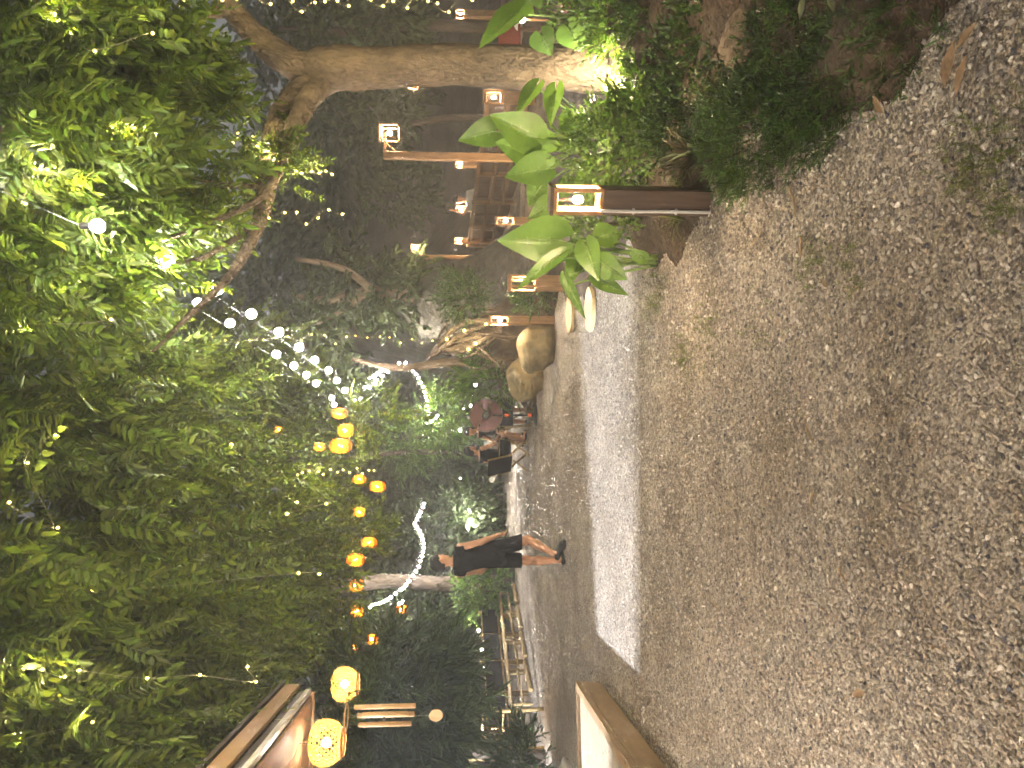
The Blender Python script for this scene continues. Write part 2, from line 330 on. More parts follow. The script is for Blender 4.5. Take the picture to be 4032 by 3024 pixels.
# loose stones lying on the gravel, scattered by geometry nodes
def stones(name, x0, x1, y0, y1, dens, smin, smax):
    nx, ny = 30, 40
    o = heightfield(name, x0, x1, y0, y1, nx, ny, lambda x, y: 0*x+.001, None)
    co = np.zeros(len(o.data.vertices)*3, np.float32); o.data.vertices.foreach_get('co', co); co = co.reshape(-1, 3)
    d = dens(co[:, 0], co[:, 1]); at = o.data.attributes.new('dens', 'FLOAT', 'POINT'); at.data.foreach_set('value', d.astype(np.float32))
    m = bpy.data.materials.new('pebble'); m.use_nodes = True; nt = m.node_tree; N = nt.nodes; L = nt.links
    b = N['Principled BSDF']; b.inputs['Roughness'].default_value = .75; b.inputs['Specular IOR Level'].default_value = .3
    a = N.new('ShaderNodeAttribute'); a.attribute_type = 'INSTANCER'; a.attribute_name = 'rnd'
    rp = N.new('ShaderNodeValToRGB')
    _ramp(rp, [(0, (.06, .06, .08)), (.10, (.15, .13, .118)), (.4, (.26, .225, .195)), (.65, (.34, .305, .265)), (.88, (.47, .43, .38)), (1, (.70, .65, .58))])
    L.new(a.outputs['Fac'], rp.inputs[0]); L.new(rp.outputs[0], b.inputs['Base Color'])
    o.data.materials.append(m)
    ng = bpy.data.node_groups.new('stone_scatter', 'GeometryNodeTree')
    ng.interface.new_socket('Geometry', in_out='INPUT', socket_type='NodeSocketGeometry'); ng.interface.new_socket('Geometry', in_out='OUTPUT', socket_type='NodeSocketGeometry')
    n = ng.nodes; l = ng.links; gi = n.new('NodeGroupInput'); go = n.new('NodeGroupOutput')
    na = n.new('GeometryNodeInputNamedAttribute'); na.data_type = 'FLOAT'; na.inputs['Name'].default_value = 'dens'
    dp = n.new('GeometryNodeDistributePointsOnFaces'); l.new(gi.outputs[0], dp.inputs['Mesh']); l.new(na.outputs['Attribute'], dp.inputs['Density'])
    ico = n.new('GeometryNodeMeshIcoSphere'); ico.inputs['Radius'].default_value = .5; ico.inputs['Subdivisions'].default_value = 2
    nz = n.new('ShaderNodeTexNoise'); nz.inputs['Scale'].default_value = 1.9; nz.inputs['Detail'].default_value = 1
    sp = n.new('GeometryNodeSetPosition'); sb = n.new('ShaderNodeVectorMath'); sb.operation = 'SUBTRACT'; sb.inputs[1].default_value = (.5, .5, .5)
    l.new(nz.outputs['Color'], sb.inputs[0]); l.new(sb.outputs[0], sp.inputs['Offset']); l.new(ico.outputs[0], sp.inputs['Geometry'])
    sm = n.new('GeometryNodeSetMaterial'); sm.inputs['Material'].default_value = m; l.new(sp.outputs[0], sm.inputs[0])
    ip = n.new('GeometryNodeInstanceOnPoints'); l.new(dp.outputs['Points'], ip.inputs['Points']); l.new(sm.outputs[0], ip.inputs['Instance'])
    rv = n.new('FunctionNodeRandomValue'); rv.data_type = 'FLOAT_VECTOR'; rv.inputs[0].default_value = (0, 0, 0); rv.inputs[1].default_value = (.7, .7, 6.28)
    l.new(rv.outputs[0], ip.inputs['Rotation'])
    rs = n.new('FunctionNodeRandomValue'); rs.data_type = 'FLOAT'; rs.inputs[2].default_value = 0; rs.inputs[3].default_value = 1; rs.inputs['Seed'].default_value = 3
    pw = n.new('ShaderNodeMath'); pw.operation = 'POWER'; pw.inputs[1].default_value = 3.0; l.new(rs.outputs[1], pw.inputs[0])
    mr = n.new('ShaderNodeMapRange'); mr.inputs[3].default_value = smin; mr.inputs[4].default_value = smax; l.new(pw.outputs[0], mr.inputs[0])
    rr = n.new('FunctionNodeRandomValue'); rr.data_type = 'FLOAT_VECTOR'; rr.inputs[0].default_value = (.8, .7, .45); rr.inputs[1].default_value = (1.35, 1.05, .8); rr.inputs['Seed'].default_value = 8
    vm = n.new('ShaderNodeVectorMath'); vm.operation = 'SCALE'; l.new(rr.outputs[0], vm.inputs[0]); l.new(mr.outputs[0], vm.inputs['Scale']); l.new(vm.outputs[0], ip.inputs['Scale'])
    st = n.new('GeometryNodeStoreNamedAttribute'); st.data_type = 'FLOAT'; st.domain = 'INSTANCE'; st.inputs['Name'].default_value = 'rnd'
    rc = n.new('FunctionNodeRandomValue'); rc.data_type = 'FLOAT'; rc.inputs['Seed'].default_value = 21
    l.new(ip.outputs[0], st.inputs['Geometry']); l.new(rc.outputs[1], [s for s in st.inputs if s.name == 'Value' and s.enabled][0]); l.new(st.outputs[0], go.inputs[0])
    md = o.modifiers.new('scatter', 'NODES'); md.node_group = ng
    return tag(o, kind='stuff')
stones('gravel_stones', -3.6, 1.5, .9, 11.0,
       lambda x, y: 4200*(1-sstep(2.5, 8, y))*(.75+.25*np.sin(x*3+y*2)) + 700*(1-sstep(8.5, 11, y)), .005, .020)
stones('gravel_cobbles', -1.6, 1.5, 1.0, 7.0,
       lambda x, y: 25 + 480*np.exp(-(((x-.33)/.22)**2+((y-3.0)/.5)**2)) + 420*np.exp(-(((x-.75)/.3)**2+((y-3.7)/.8)**2)) + 260*np.exp(-(((x-.8)/.35)**2+((y-2.0)/.3)**2)), .012, .028)
# =====================================================================  leaves, trees, plants
def leaflet(o, dir_, nrm, L, Wd, fold=.25, droop=.12):
    y = dir_/np.linalg.norm(dir_); x = np.cross(y, nrm); x /= np.linalg.norm(x); z = np.cross(x, y)
    P = lambda a, b, c: o + x*a*Wd + y*b*L + z*c*L
    f = fold*Wd/L
    V = [P(0, 0, 0), P(-.42, .28, f*.8), P(-.46, .62, f*.7-droop*.35), P(0, 1, -droop), P(.46, .62, f*.7-droop*.35), P(.42, .28, f*.8)]
    return V, [(0, 3, 2, 1), (0, 5, 4, 3)]
def template(parts):
    V, Q = [], []
    for v, q in parts:
        o = len(V); V += list(v); Q += [tuple(i+o for i in t) for t in q]
    return np.array(V, float), np.array(Q, int)
def strip(pts, wd, up=np.array((0, 0, 1.))):
    V, Q = [], []; n = len(pts)
    for i, p in enumerate(pts):
        t = pts[min(i+1, n-1)]-pts[max(i-1, 0)]; s = np.cross(t, up); s = s/(np.linalg.norm(s)+1e-9)
        w_ = wd[i] if hasattr(wd, '__len__') else wd
        V += [p-s*w_, p+s*w_]
    for i in range(n-1): Q.append((2*i, 2*i+1, 2*i+3, 2*i+2))
    return V, Q
def frond_template(pairs=6, curve=.35, seed=0, lw=.082, ll=.25):
    r = np.random.default_rng(seed); parts = []; Z = np.array((0, 0, 1.))
    path = lambda t: np.array((.05*math.sin(t*3+seed), t*.95, -curve*t*t))
    parts.append(strip([path(t) for t in (0, .33, .66, .95)], [.007, .006, .005, .003]))
    for i in range(pairs):
        t = .2 + .72*i/(pairs-1); o = path(t); k = 1 - .35*abs(t-.5)
        for s in (-1, 1):
            d = np.array((s*.85, .55+.1*r.normal(), -.12-.15*r.random())); nr = Z + .25*r.normal(size=3)
            parts.append(leaflet(o, d, nr, ll*k*(.9+.2*r.random()), lw*(.9+.25*r.random())))
    parts.append(leaflet(path(.95), np.array((0, 1., -.4)), Z, ll, lw))
    return template(parts)
def spray_template(n=9, L=.5, wd=.06, seed=0, spread=.8, droop=.3):
    r = np.random.default_rng(seed); parts = []; Z = np.array((0, 0, 1.))
    path = lambda t: np.array((.1*math.sin(2*t+seed), t, -.25*t*t))
    parts.append(strip([path(t) for t in (0, .5, 1)], [.008, .006, .003]))
    for i in range(n):
        t = .1 + .9*i/n; a = r.uniform(-1, 1)*spread*1.6
        d = np.array((math.sin(a), .55+.45*math.cos(a), r.uniform(-droop, .35)))
        parts.append(leaflet(path(t), d, Z+.5*r.normal(size=3), L*(.7+.5*r.random()), wd*(.8+.4*r.random())))
    return template(parts)
def basis(dirs, roll):
    d = dirs/np.linalg.norm(dirs, axis=1, keepdims=True); up = np.tile(np.array((0, 0, 1.)), (len(d), 1)); up[np.abs(d[:, 2]) > .97] = (1., 0, 0)
    x = np.cross(d, up); x /= np.linalg.norm(x, axis=1, keepdims=True); z = np.cross(x, d)
    c, s = np.cos(roll)[:, None], np.sin(roll)[:, None]; x2 = x*c + z*s; z2 = np.cross(x2, d)
    return np.stack([x2, d, z2], 2)
def scatter(name, temps, pts, dirs, size, m, parent=None, rollsd=.5, origin=None):
    pts = np.asarray(pts, float); n = len(pts); B = basis(np.asarray(dirs, float), rng.normal(0, rollsd, n)); size = np.broadcast_to(size, (n,))
    which = rng.integers(0, len(temps), n); Vs, Qs, off = [], [], 0
    for k, (tv, tq) in enumerate(temps):
        ii = np.nonzero(which == k)[0]
        if len(ii) == 0: continue
        V = np.einsum('nij,vj->nvi', B[ii], tv)*size[ii][:, None, None] + pts[ii][:, None, :]
        Q = tq[None] + (np.arange(len(ii))*len(tv))[:, None, None] + off
        off += len(ii)*len(tv); Vs.append(V.reshape(-1, 3)); Qs.append(Q.reshape(-1, 4))
    V = np.concatenate(Vs); Q = np.concatenate(Qs)
    if origin is not None: V = V - np.array(origin)
    return link(name, quads_mesh(name, V, Q), m, parent)
FROND = [frond_template(8, .3, 1), frond_template(9, .5, 2), frond_template(7, .2, 3), frond_template(9, .7, 4)]
WILLOW = [spray_template(10, .55, .075, 5, .8, .5), spray_template(12, .5, .07, 6, .9, .6)]
BROAD = [spray_template(8, .42, .17, 7, 1.0, .4), spray_template(9, .38, .16, 8, 1.0, .4)]
BOX = [spray_template(12, .28, .11, 9, 1.1, .2), spray_template(13, .25, .10, 10, 1.1, .2)]
FINE = [spray_template(16, .30, .05, 11, 1.1, .2), spray_template(16, .34, .045, 12, 1.1, .3)]
def blob_points(c, rad, n, shell=.35):
    c = np.array(c, float); v = rng.normal(size=(n, 3)); v /= np.linalg.norm(v, axis=1, keepdims=True)
    r = (shell + (1-shell)*rng.random(n))**.6
    return c + v*np.array(rad)*r[:, None], v
def pblob(x, y, rx, ry, d, rd, n):      # blob given in photograph view units: centre, half sizes, distance, half depth
    c = W(x, y, d); k = K*d/FPX
    p, v = blob_points(c, (ry*k, rd, rx*k), n); return p, v
def tree(name, label, base, trunk, limbs, blobs, size, m_leaf, m_bark, temps=FROND, droop=.35, group=None, nring=10):
    t = thing(name, label, 'tree', base, group=group); inv = Vector(base)
    mb = MB(); mb.tube([Vector(p)-inv for p, r in trunk], [r for p, r in trunk], nring, wob=.12); mb.build('trunk', m_bark, t, True)
    for L in limbs:
        mb = MB(); mb.tube([Vector(p)-inv for p, r in L], [r for p, r in L], 7, wob=.12); mb.build('limb', m_bark, t, True)
    P_, D_, S_ = [], [], []
    for b in blobs:
        p, v = b[0]; sz = b[1] if len(b) > 1 else size
        d = v*.6 + rng.normal(size=v.shape)*.6; d[:, 2] -= droop; P_.append(p); D_.append(d); S_.append(sz*(.75+.5*rng.random(len(p))))
    if P_:
        scatter('crown', temps, np.concatenate(P_), np.concatenate(D_), np.concatenate(S_), m_leaf, t, .5, base)
    return t
def path3(pts, radii): return [(Vector(p), r) for p, r in zip(pts, radii)]
def smoothpath(pr, n=5):               # Catmull-Rom through (point, radius) pairs
    out = []; P_ = [Vector(p) for p, r in pr]; r_ = [r for p, r in pr]
    for i in range(len(P_)-1):
        p0, p1, p2, p3 = P_[max(i-1, 0)], P_[i], P_[i+1], P_[min(i+2, len(P_)-1)]
        for k in range(n):
            t = k/n; t2, t3 = t*t, t*t*t
            out.append((.5*((2*p1)+(p2-p0)*t+(2*p0-5*p1+4*p2-p3)*t2+(3*p1-p0-3*p2+p3)*t3), r_[i]+(r_[i+1]-r_[i])*t))
    out.append((P_[-1], r_[-1])); return out

# ---- the big tree on the right: leaning trunk, fork, limb arching left over the yard
tb = W(1395, 140, 6.0); tb.z = .1
trunkA = smoothpath([(tb, .235), (W(1300, 147, 6.0), .19), (W(1150, 148, 6.0), .165), (W(980, 140, 6.0), .155), (W(820, 146, 6.0), .155), (W(715, 150, 6.0), .175), (W(668, 163, 6.0), .16)], 6)
limbsA = [smoothpath([(W(700, 150, 6), .13), (W(640, 142, 5.95), .125), (W(560, 85, 5.9), .10), (W(500, 20, 5.8), .08), (W(420, -70, 5.7), .05), (W(250, -150, 5.5), .03)]),
          smoothpath([(W(705, 165, 6), .13), (W(650, 205, 5.95), .125), (W(612, 250, 5.9), .105), (W(590, 320, 5.85), .09), (W(578, 400, 5.8), .075), (W(560, 480, 5.7), .055), (W(500, 590, 5.6), .035), (W(400, 690, 5.5), .02), (W(330, 760, 5.5), .01)]),
          smoothpath([(W(690, 180, 5.95), .10), (W(660, 225, 5.8), .08), (W(635, 275, 5.7), .066), (W(612, 340, 5.6), .05), (W(570, 420, 5.5), .03), (W(480, 470, 5.3), .02), (W(350, 520, 5.0), .012)]),
          smoothpath([(W(500, 20, 5.8), .05), (W(300, 60, 5.2), .045), (W(180, 120, 4.8), .035), (W(60, 230, 4.5), .025), (W(-60, 330, 4.3), .02)]),
          smoothpath([(W(230, 95, 5), .03), (W(150, 30, 4.8), .025), (W(60, -40, 4.5), .02)]),
          smoothpath([(W(560, 480, 5.7), .03), (W(430, 560, 5.5), .02), (W(300, 570, 5.3), .015), (W(200, 640, 5.2), .01)]),
          smoothpath([(W(578, 400, 5.8), .03), (W(450, 395, 5.4), .016), (W(330, 330, 5.2), .01)])]
blA = [(pblob(120, 90, 170, 150, 4.6, .7, 340), .36), (pblob(110, 320, 170, 170, 4.6, .8, 370), .36), (pblob(290, 140, 110, 110, 5.0, .6, 190), .36),
       (pblob(420, 150, 55, 50, 5.4, .3, 60), .26), (pblob(300, 380, 120, 120, 5.2, .7, 110), .40), (pblob(80, 560, 130, 140, 4.8, .7, 190), .36),
       (pblob(320, 560, 70, 80, 5.6, .4, 44), .34), (pblob(400, 470, 100, 60, 5.6, .3, 40), .30), (pblob(560, 355, 75, 40, 5.7, .25, 26), .26), (pblob(500, 330, 60, 45, 5.6, .3, 22), .3),
       (pblob(640, 375, 25, 18, 5.7, .1, 8), .22), (pblob(215, 500, 90, 100, 5.2, .5, 70), .4), (pblob(585, 225, 20, 15, 5.8, .1, 3), .2)]
tree('leaning_tree', 'leaning tree with a forked mottled trunk and long limbs, lit from its foot', tb, trunkA, limbsA, blA, .4, M['leaf'], M['bark'], nring=14)

# ---- the tree whose crown hangs over the left half of the yard
def gz(x, y): return float(hill_z(np.array(x), np.array(y))) if y > 13.2 else 0.0
pB = W(1045, 1262, 21); pB.z = gz(pB.x, pB.y)-.05
trB = smoothpath([(pB, .26), (W(990, 1262, 21), .22), (W(930, 1260, 21), .2), (W(840, 1255, 20.5), .2), (W(700, 1270, 19), .2), (W(560, 1290, 16), .17)])
lmB = [smoothpath([(W(700, 1270, 19), .13), (W(620, 1320, 13), .07), (W(560, 1225, 10.5), .05), (W(480, 1150, 9.5), .035), (W(380, 1100, 9), .02)]),
       smoothpath([(W(640, 1275, 18), .12), (W(560, 1370, 11), .06), (W(430, 1420, 8.5), .045), (W(250, 1450, 7), .03)]),
       smoothpath([(W(560, 1290, 16), .15), (W(380, 1200, 12), .09), (W(200, 1050, 9), .06), (W(-20, 920, 7), .04)]),
       smoothpath([(W(600, 1340, 12), .05), (W(660, 1390, 10.5), .03), (W(690, 1440, 10), .015)])]
blB = [(pblob(110, 800, 190, 190, 7.0, 1.5, 240), .5), (pblob(120, 1080, 190, 210, 7.0, 1.5, 270), .5), (pblob(120, 1380, 190, 220, 6.4, 1.4, 280), .5), (pblob(150, 1620, 200, 160, 5.8, 1.2, 200), .46),
       (pblob(330, 930, 150, 170, 9, 1.8, 230), .52), (pblob(350, 1180, 160, 190, 9, 1.8, 270), .52), (pblob(380, 1430, 170, 190, 7.6, 1.5, 260), .48), (pblob(380, 1600, 100, 110, 6.6, 1.0, 150), .40), (pblob(60, 760, 150, 220, 12, 1.5, 190), .85), (pblob(60, 1150, 150, 240, 12, 1.5, 190), .85), (pblob(60, 1520, 170, 240, 11, 1.5, 190), .85), (pblob(320, 1060, 140, 260, 14, 1.5, 190), .85), (pblob(320, 1440, 140, 240, 13, 1.5, 170), .85), (pblob(742, 1508, 8, 12, 8.3, .1, 3), .26),
       (pblob(530, 1080, 120, 130, 12, 1.8, 180), .55), (pblob(570, 1250, 130, 130, 12, 1.8, 170), .55), (pblob(540, 1420, 80, 90, 9.5, 1.3, 120), .45), (pblob(620, 1130, 110, 90, 14, 1.6, 110), .55),
       (pblob(745, 1150, 90, 45, 15, .8, 55), .5), (pblob(720, 1030, 60, 40, 15, .8, 30), .5), (pblob(670, 1340, 80, 80, 13, 1.2, 60), .55), (pblob(800, 905, 55, 36, 13, .5, 22), .55)]
tree('spreading_tree', 'tall tree behind the walking man, its leafy crown spreading over the yard', pB, trB, lmB, blB, .5, M['leaf_deep'], M['bark_dark'])

# ---- trees further back
def back_tree(name, label, x, y0, ytop, d, rad, blobs, m=M['leaf_far'], bark=M['bark_dark'], temps=BROAD, size=.8, extra=(), sway=0):
    p = W(x, y0, d); p.z = gz(p.x, p.y)-.1; top = W(ytop, y0+sway, d)
    tr = smoothpath([(p, rad), (p.lerp(top, .4)+Vector((.12, 0, 0)), rad*.8), (p.lerp(top, .75)+Vector((-.1, 0, 0)), rad*.6), (top, rad*.3)])
    return tree(name, label, p, tr, [smoothpath(list(e)) for e in extra], [(pblob(*b[:7]), b[7] if len(b) > 7 else size) for b in blobs], size, m, bark, temps, .3, 'trees at the back of the yard')
back_tree('background_tree', 'dark leafy tree at the back where the globe strings meet', 1040, 985, 560, 23, .09,
          [(480, 800, 150, 130, 16, 1.5, 260), (610, 900, 130, 110, 17, 1.5, 220), (380, 760, 120, 90, 15, 1.2, 170), (560, 760, 70, 40, 14.5, .7, 50)], M['leaf_deep'], temps=FROND, size=.62)
back_tree('background_tree', 'pale bare-trunked tree beside the brown root bank', 1075, 806, 760, 15.5, .12,
          [(690, 830, 60, 70, 16.5, .8, 40), (760, 860, 70, 50, 17, .8, 50)], M['leaf_far'], M['bark_pale'], temps=BROAD, size=.5, sway=-30)
back_tree('background_tree', 'thin tree with bright yellow-green leaves left of the pedestal fan', 1060, 940, 820, 24, .1,
          [(960, 900, 55, 65, 23, 1, 150), (880, 960, 60, 60, 24, 1, 110)], M['leaf_bright'], temps=WILLOW, size=.55)
back_tree('background_tree', 'dark tree above the path end between the seated group and the walking man', 1055, 1060, 760, 30, .2,
          [(900, 1040, 110, 90, 28, 2, 300), (800, 1000, 90, 110, 30, 2, 260), (880, 1140, 90, 70, 27, 2, 220)], M['leaf_far'], temps=BROAD, size=.9)
back_tree('background_tree', 'bushy tree directly behind the walking man', 1060, 1180, 850, 25, .15,
          [(960, 1150, 80, 80, 24, 1.2, 260), (860, 1230, 90, 80, 25, 1.5, 200), (1010, 1110, 40, 60, 23, .8, 110)], M['leaf_far'], temps=BROAD, size=.7)
back_tree('background_tree', 'dense dark tree behind the black bench backs', 1050, 1400, 820, 22, .18,
          [(900, 1360, 90, 120, 23, 1.6, 400), (850, 1480, 100, 110, 22, 1.6, 330), (920, 1540, 70, 110, 21, 1.3, 320), (780, 1420, 80, 100, 20, 1.3, 200), (950, 1290, 70, 40, 22, 1, 120)], M['leaf_far'], temps=BROAD, size=.7)
back_tree('willow_tree', 'feathery narrow-leaved tree behind the bamboo wind chime', 1140, 1640, 620, 12.5, .13,
          [(830, 1470, 120, 90, 12, .9, 170), (900, 1560, 110, 100, 11.5, .9, 190), (820, 1620, 110, 80, 11.5, .9, 130), (900, 1420, 90, 60, 13, .8, 110), (950, 1480, 60, 60, 12.5, .7, 70)], M['leaf_willow'], temps=WILLOW, size=.5)
back_tree('background_tree', 'shadowy tree on the slope above the brown root bank', 960, 640, 640, 20, .2,
          [(760, 620, 90, 80, 21, 1.5, 150), (860, 640, 60, 70, 20, 1.2, 110), (680, 690, 60, 50, 20, 1.2, 60)], M['leaf_far'], M['bark_pale'], temps=BROAD, size=.7,
          extra=[[(W(820, 640, 20), .12), (W(740, 580, 19.5), .08), (W(640, 560, 19), .05)], [(W(790, 635, 20), .1), (W(700, 690, 20), .06), (W(600, 720, 20), .03)]])
back_tree('background_tree', 'dim tree behind the tall lamp pole', 990, 260, 800, 24, .15,
          [(830, 235, 60, 45, 24, 1, 90), (800, 330, 60, 60, 25, 1, 70), (870, 420, 70, 60, 26, 1.2, 110), (720, 240, 50, 40, 25, 1, 40)], M['leaf_far'], temps=BROAD, size=.7)
back_tree('background_tree', 'faint tree at the far right behind the leaning trunk', 990, 60, 600, 22, .2,
          [(700, 90, 110, 90, 22, 1.5, 160), (820, 40, 80, 60, 22, 1.5, 120)], M['leaf_far'], temps=BROAD, size=.7)
fw_p, fw_d = [], []
for k in range(26):
    a = -30 + 60*k/25 + random.uniform(-1, 1); dd = random.uniform(36, 55); x_ = dd*math.tan(R(a)); z_ = gz(x_, dd)
    p, v = blob_points((x_, dd, z_+3), (4.2, 3, 4.5 if abs(x_-9) > 8 else 3), 230); fw_p.append(p); fw_d.append(v+np.array((0, 0, -.3)))
tag(scatter('far_wood', BROAD, np.concatenate(fw_p), np.concatenate(fw_d), 1.7, M['leaf_far']), 'dark wood closing the distance behind the yard', 'wood', kind='stuff')

# ---- shrubs and ground plants
def shrub(name, label, c, rad, n, size, m, temps=BOX, up=.6, cat='shrub', low=None):
    base = Vector((c[0], c[1], c[2]-rad[2]*.9)); t = thing(name, label, cat, base)
    p, v = blob_points(c, rad, n, .3)
    if low is not None: k = p[:, 2] > low; p, v = p[k], v[k]
    d = v + rng.normal(size=v.shape)*.5; d[:, 2] += up
    scatter('foliage', temps, p, d, size*(.7+.6*rng.random(len(p))), m, t, .8, base)
    mb = MB()
    for k in range(6):
        a = random.uniform(0, 6.28); mb.tube([(0, 0, -.05), (math.cos(a)*rad[0]*.3, math.sin(a)*rad[1]*.3, rad[2]*.7), (math.cos(a)*rad[0]*.6, math.sin(a)*rad[1]*.6, rad[2]*1.3)], [.012, .009, .004], 5)
    mb.build('stems', M['bark_dark'], t); return t
c = W(1320, 325, 5.0); shrub('round_shrub', 'bushy small-leaved shrub directly behind the nearest lantern post', c, (.30, .28, .28), 420, .14, M['leaf_bright'])
c = W(1300, 475, 5.3); shrub('round_shrub', 'small green shrub showing left of the nearest lantern', c, (.18, .2, .2), 150, .12, M['leaf_bright'])
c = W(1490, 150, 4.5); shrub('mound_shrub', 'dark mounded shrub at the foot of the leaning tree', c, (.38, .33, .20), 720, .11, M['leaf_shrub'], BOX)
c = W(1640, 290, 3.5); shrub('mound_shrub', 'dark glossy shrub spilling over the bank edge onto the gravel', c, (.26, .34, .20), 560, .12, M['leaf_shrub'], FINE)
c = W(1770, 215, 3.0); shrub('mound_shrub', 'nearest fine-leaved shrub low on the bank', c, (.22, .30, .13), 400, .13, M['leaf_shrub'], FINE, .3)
c = W(1335, 30, 5.3); shrub('mound_shrub', 'bright green shrub beside the lit trunk foot', c, (.30, .25, .24), 330, .13, M['leaf_bright'], BOX)
c = W(1270, 20, 6.2); shrub('mound_shrub', 'green shrub right of the leaning trunk below the red board', c, (.3, .3, .3), 260, .15, M['leaf_bright'], BOX)
c = W(1170, 690, 10.5); shrub('mound_shrub', 'low dark bush just right of the tan lantern post by the boulders', W(1150, 632, 10.8), (.24, .25, .26), 180, .17, M['leaf_shrub'], BOX)
shrub('mound_shrub', 'bush growing over the root bank behind the boulders', W(1000, 640, 12.6), (.42, .4, .36), 220, .22, M['leaf_shrub'], BOX)
shrub('mound_shrub', 'clump of broad leaves behind the flat-topped boulder', W(1060, 815, 14.6), (.5, .3, .42), 120, .4, M['leaf_bright'], WILLOW)
shrub('mound_shrub', 'leafy bush beside the bench row nearest the walking man', W(1045, 1275, 19.5), (.7, .5, .55), 240, .4, M['leaf_bright'], BROAD)
shrub('mound_shrub', 'low planting under the bright zigzag string beyond the walking man', W(1020, 1120, 24), (1.1, .6, .55), 260, .45, M['leaf_bright'], BROAD)
shrub('palm_fern', 'arching fern-like clump left of the glowing lantern by the bench', W(1125, 1645, 11.2), (.34, .4, .30), 120, .34, M['leaf_willow'], WILLOW, .9)
shrub('mound_shrub', 'wispy bush hanging over the far end of the path', W(1010, 1000, 34), (2.0, 1, .9), 260, .8, M['leaf_far'], BROAD)

shrub('mound_shrub', 'rounded green shrub between the leaning trunk and the bush behind the post', W(1395, 235, 4.9), (.28, .26, .22), 420, .13, M['leaf_bright'], BOX)
shrub('mound_shrub', 'dark shrub at the right edge beside the mounded shrub', W(1440, 20, 4.9), (.32, .3, .24), 420, .13, M['leaf_shrub'], BOX)
shrub('mound_shrub', 'low clump in front of the strap-leaved plant', W(1570, 250, 4.0), (.24, .22, .13), 320, .11, M['leaf_shrub'], FINE)
shrub('mound_shrub', 'dark green clump on the bank between post foot and brown rock', W(1530, 215, 4.25), (.20, .2, .14), 280, .11, M['leaf_shrub'], BOX)
shrub('mound_shrub', 'small leafy shrub on the bank right of the strap-leaved plant', W(1455, 285, 4.5), (.2, .2, .15), 260, .11, M['leaf_shrub'], BOX)
shrub('mound_shrub', 'dark shrub on the bank over the brown rock, towards the right edge', W(1530, 75, 4.2), (.3, .26, .17), 420, .11, M['leaf_shrub'], BOX)
shrub('mound_shrub', 'fine dark shrub just below the brown rock', W(1680, 140, 3.5), (.26, .26, .13), 360, .11, M['leaf_shrub'], FINE)
# strap-leaved clump on the bank
def blades(name, label, c, n, L, wd, m, spread, cat='plant', zup=.9):
    t = thing(name, label, cat, c); parts = []
    for k in range(n):
        a = random.uniform(0, 6.28); s = spread*random.uniform(.3, 1); l_ = L*random.uniform(.6, 1)
        pts = [np.array((math.cos(a)*s*l_*q, math.sin(a)*s*l_*q, l_*(zup*q-1.0*q*q*s))) for q in (0, .35, .7, 1)]
        parts.append(strip(pts, [wd*.7, wd, wd*.8, .0015]))
    V, Q = template(parts); link('leaves', quads_mesh('leaves', V, Q), m, t); return t
c = W(1530, 335, 4.15); c.z = float(bank_z(np.array(c.x), np.array(c.y))); blades('strap_plant', 'brown and cream strap-leaved plant beside the post foot', c, 70, .46, .011, M['strap'], .62)
blades('strap_plant', 'cream-streaked blades among the brown strap leaves beside the post foot', c+Vector((.02, -.06, .02)), 12, .36, .010, M['ivory'], .85)
c = W(1505, 470, 4.6); c.z = .03; blades('grass_tuft', 'pale grass tuft at the left of the nearest post foot', c, 46, .26, .0035, M['grass'], .9, 'grass tuft')
c = W(1490, 395, 4.45); c.z = .06; blades('grass_tuft', 'thin grass tuft at the right of the nearest post foot', c, 30, .2, .003, M['grass'], .9, 'grass tuft')

# elephant-ear plants: every leaf with its stalk is a part
def ear_leaf(parent, base, a, tip, wd, face=None, m=None):
    base, a, tip = Vector(base), Vector(a), Vector(tip); inv = parent.location
    y = tip-a; L = y.length; y.normalize(); f = Vector(face) if face else Vector((random.uniform(-.3, .1), -1, .55)); x = y.cross(f).normalized(); z = x.cross(y)
    mb = MB(); nu, nv = 11, 8
    for i in range(nu+1):
        t = -.28 + 1.28*i/nu
        wv = (math.sin(math.pi*min(1, max(0, (t+.34)/1.36))**.66))*wd*.5
        if i == nu: wv = .002
        for j in range(-nv//2, nv//2+1):
            q = j/(nv/2); tt = t
            if t < 0: tt = t if abs(q) > .3 else t*abs(q)/.3*.6
            rip = .02*wd*math.sin(t*34+j*.4)*abs(q)
            mb.v.append(tuple(a + y*(tt*L) + x*(q*wv) + z*(.16*wv*abs(q)*2-.14*L*tt*tt*(1 if tt > 0 else 0) + rip) - inv))
    for i in range(nu):
        for j in range(nv): k = i*(nv+1)+j; mb.f.append((k, k+1, k+nv+2, k+nv+1))
    leaf = mb.build('leaf', m or M['ear'], parent, True)
    md = (base+a)/2 + Vector((0, .03, .06)); pr = smoothpath([(base-inv, .010), (md-inv, .008), (a-inv - z*.004, .006)], 4)
    rib = MB().tube([p for p, r in pr], [r for p, r in pr], 6)
    rib.tube([a-inv+z*.002, a-inv+y*L*.4+z*(.004-.0224*L), a-inv+y*L*.8+z*(.004-.09*L)], [.005, .004, .0015], 5)
    for s in (-1, 1):
        for q in (.12, .3, .5, .68):
            st = a+y*L*q+z*(.004-.14*L*q*q); wv = math.sin(math.pi*((q+.30)/1.36)**.78)*wd*.5
            en = st + y*L*.10 + x*s*wv*.8 + z*(.13*wv - .03*L*q); rib.tube([st-inv, st.lerp(en, .5)-inv-z*.002, en-inv], [.0028, .002, .001], 4, False)
    rib.build('stalk', M['stem'], leaf, True)
EARW = 1.4
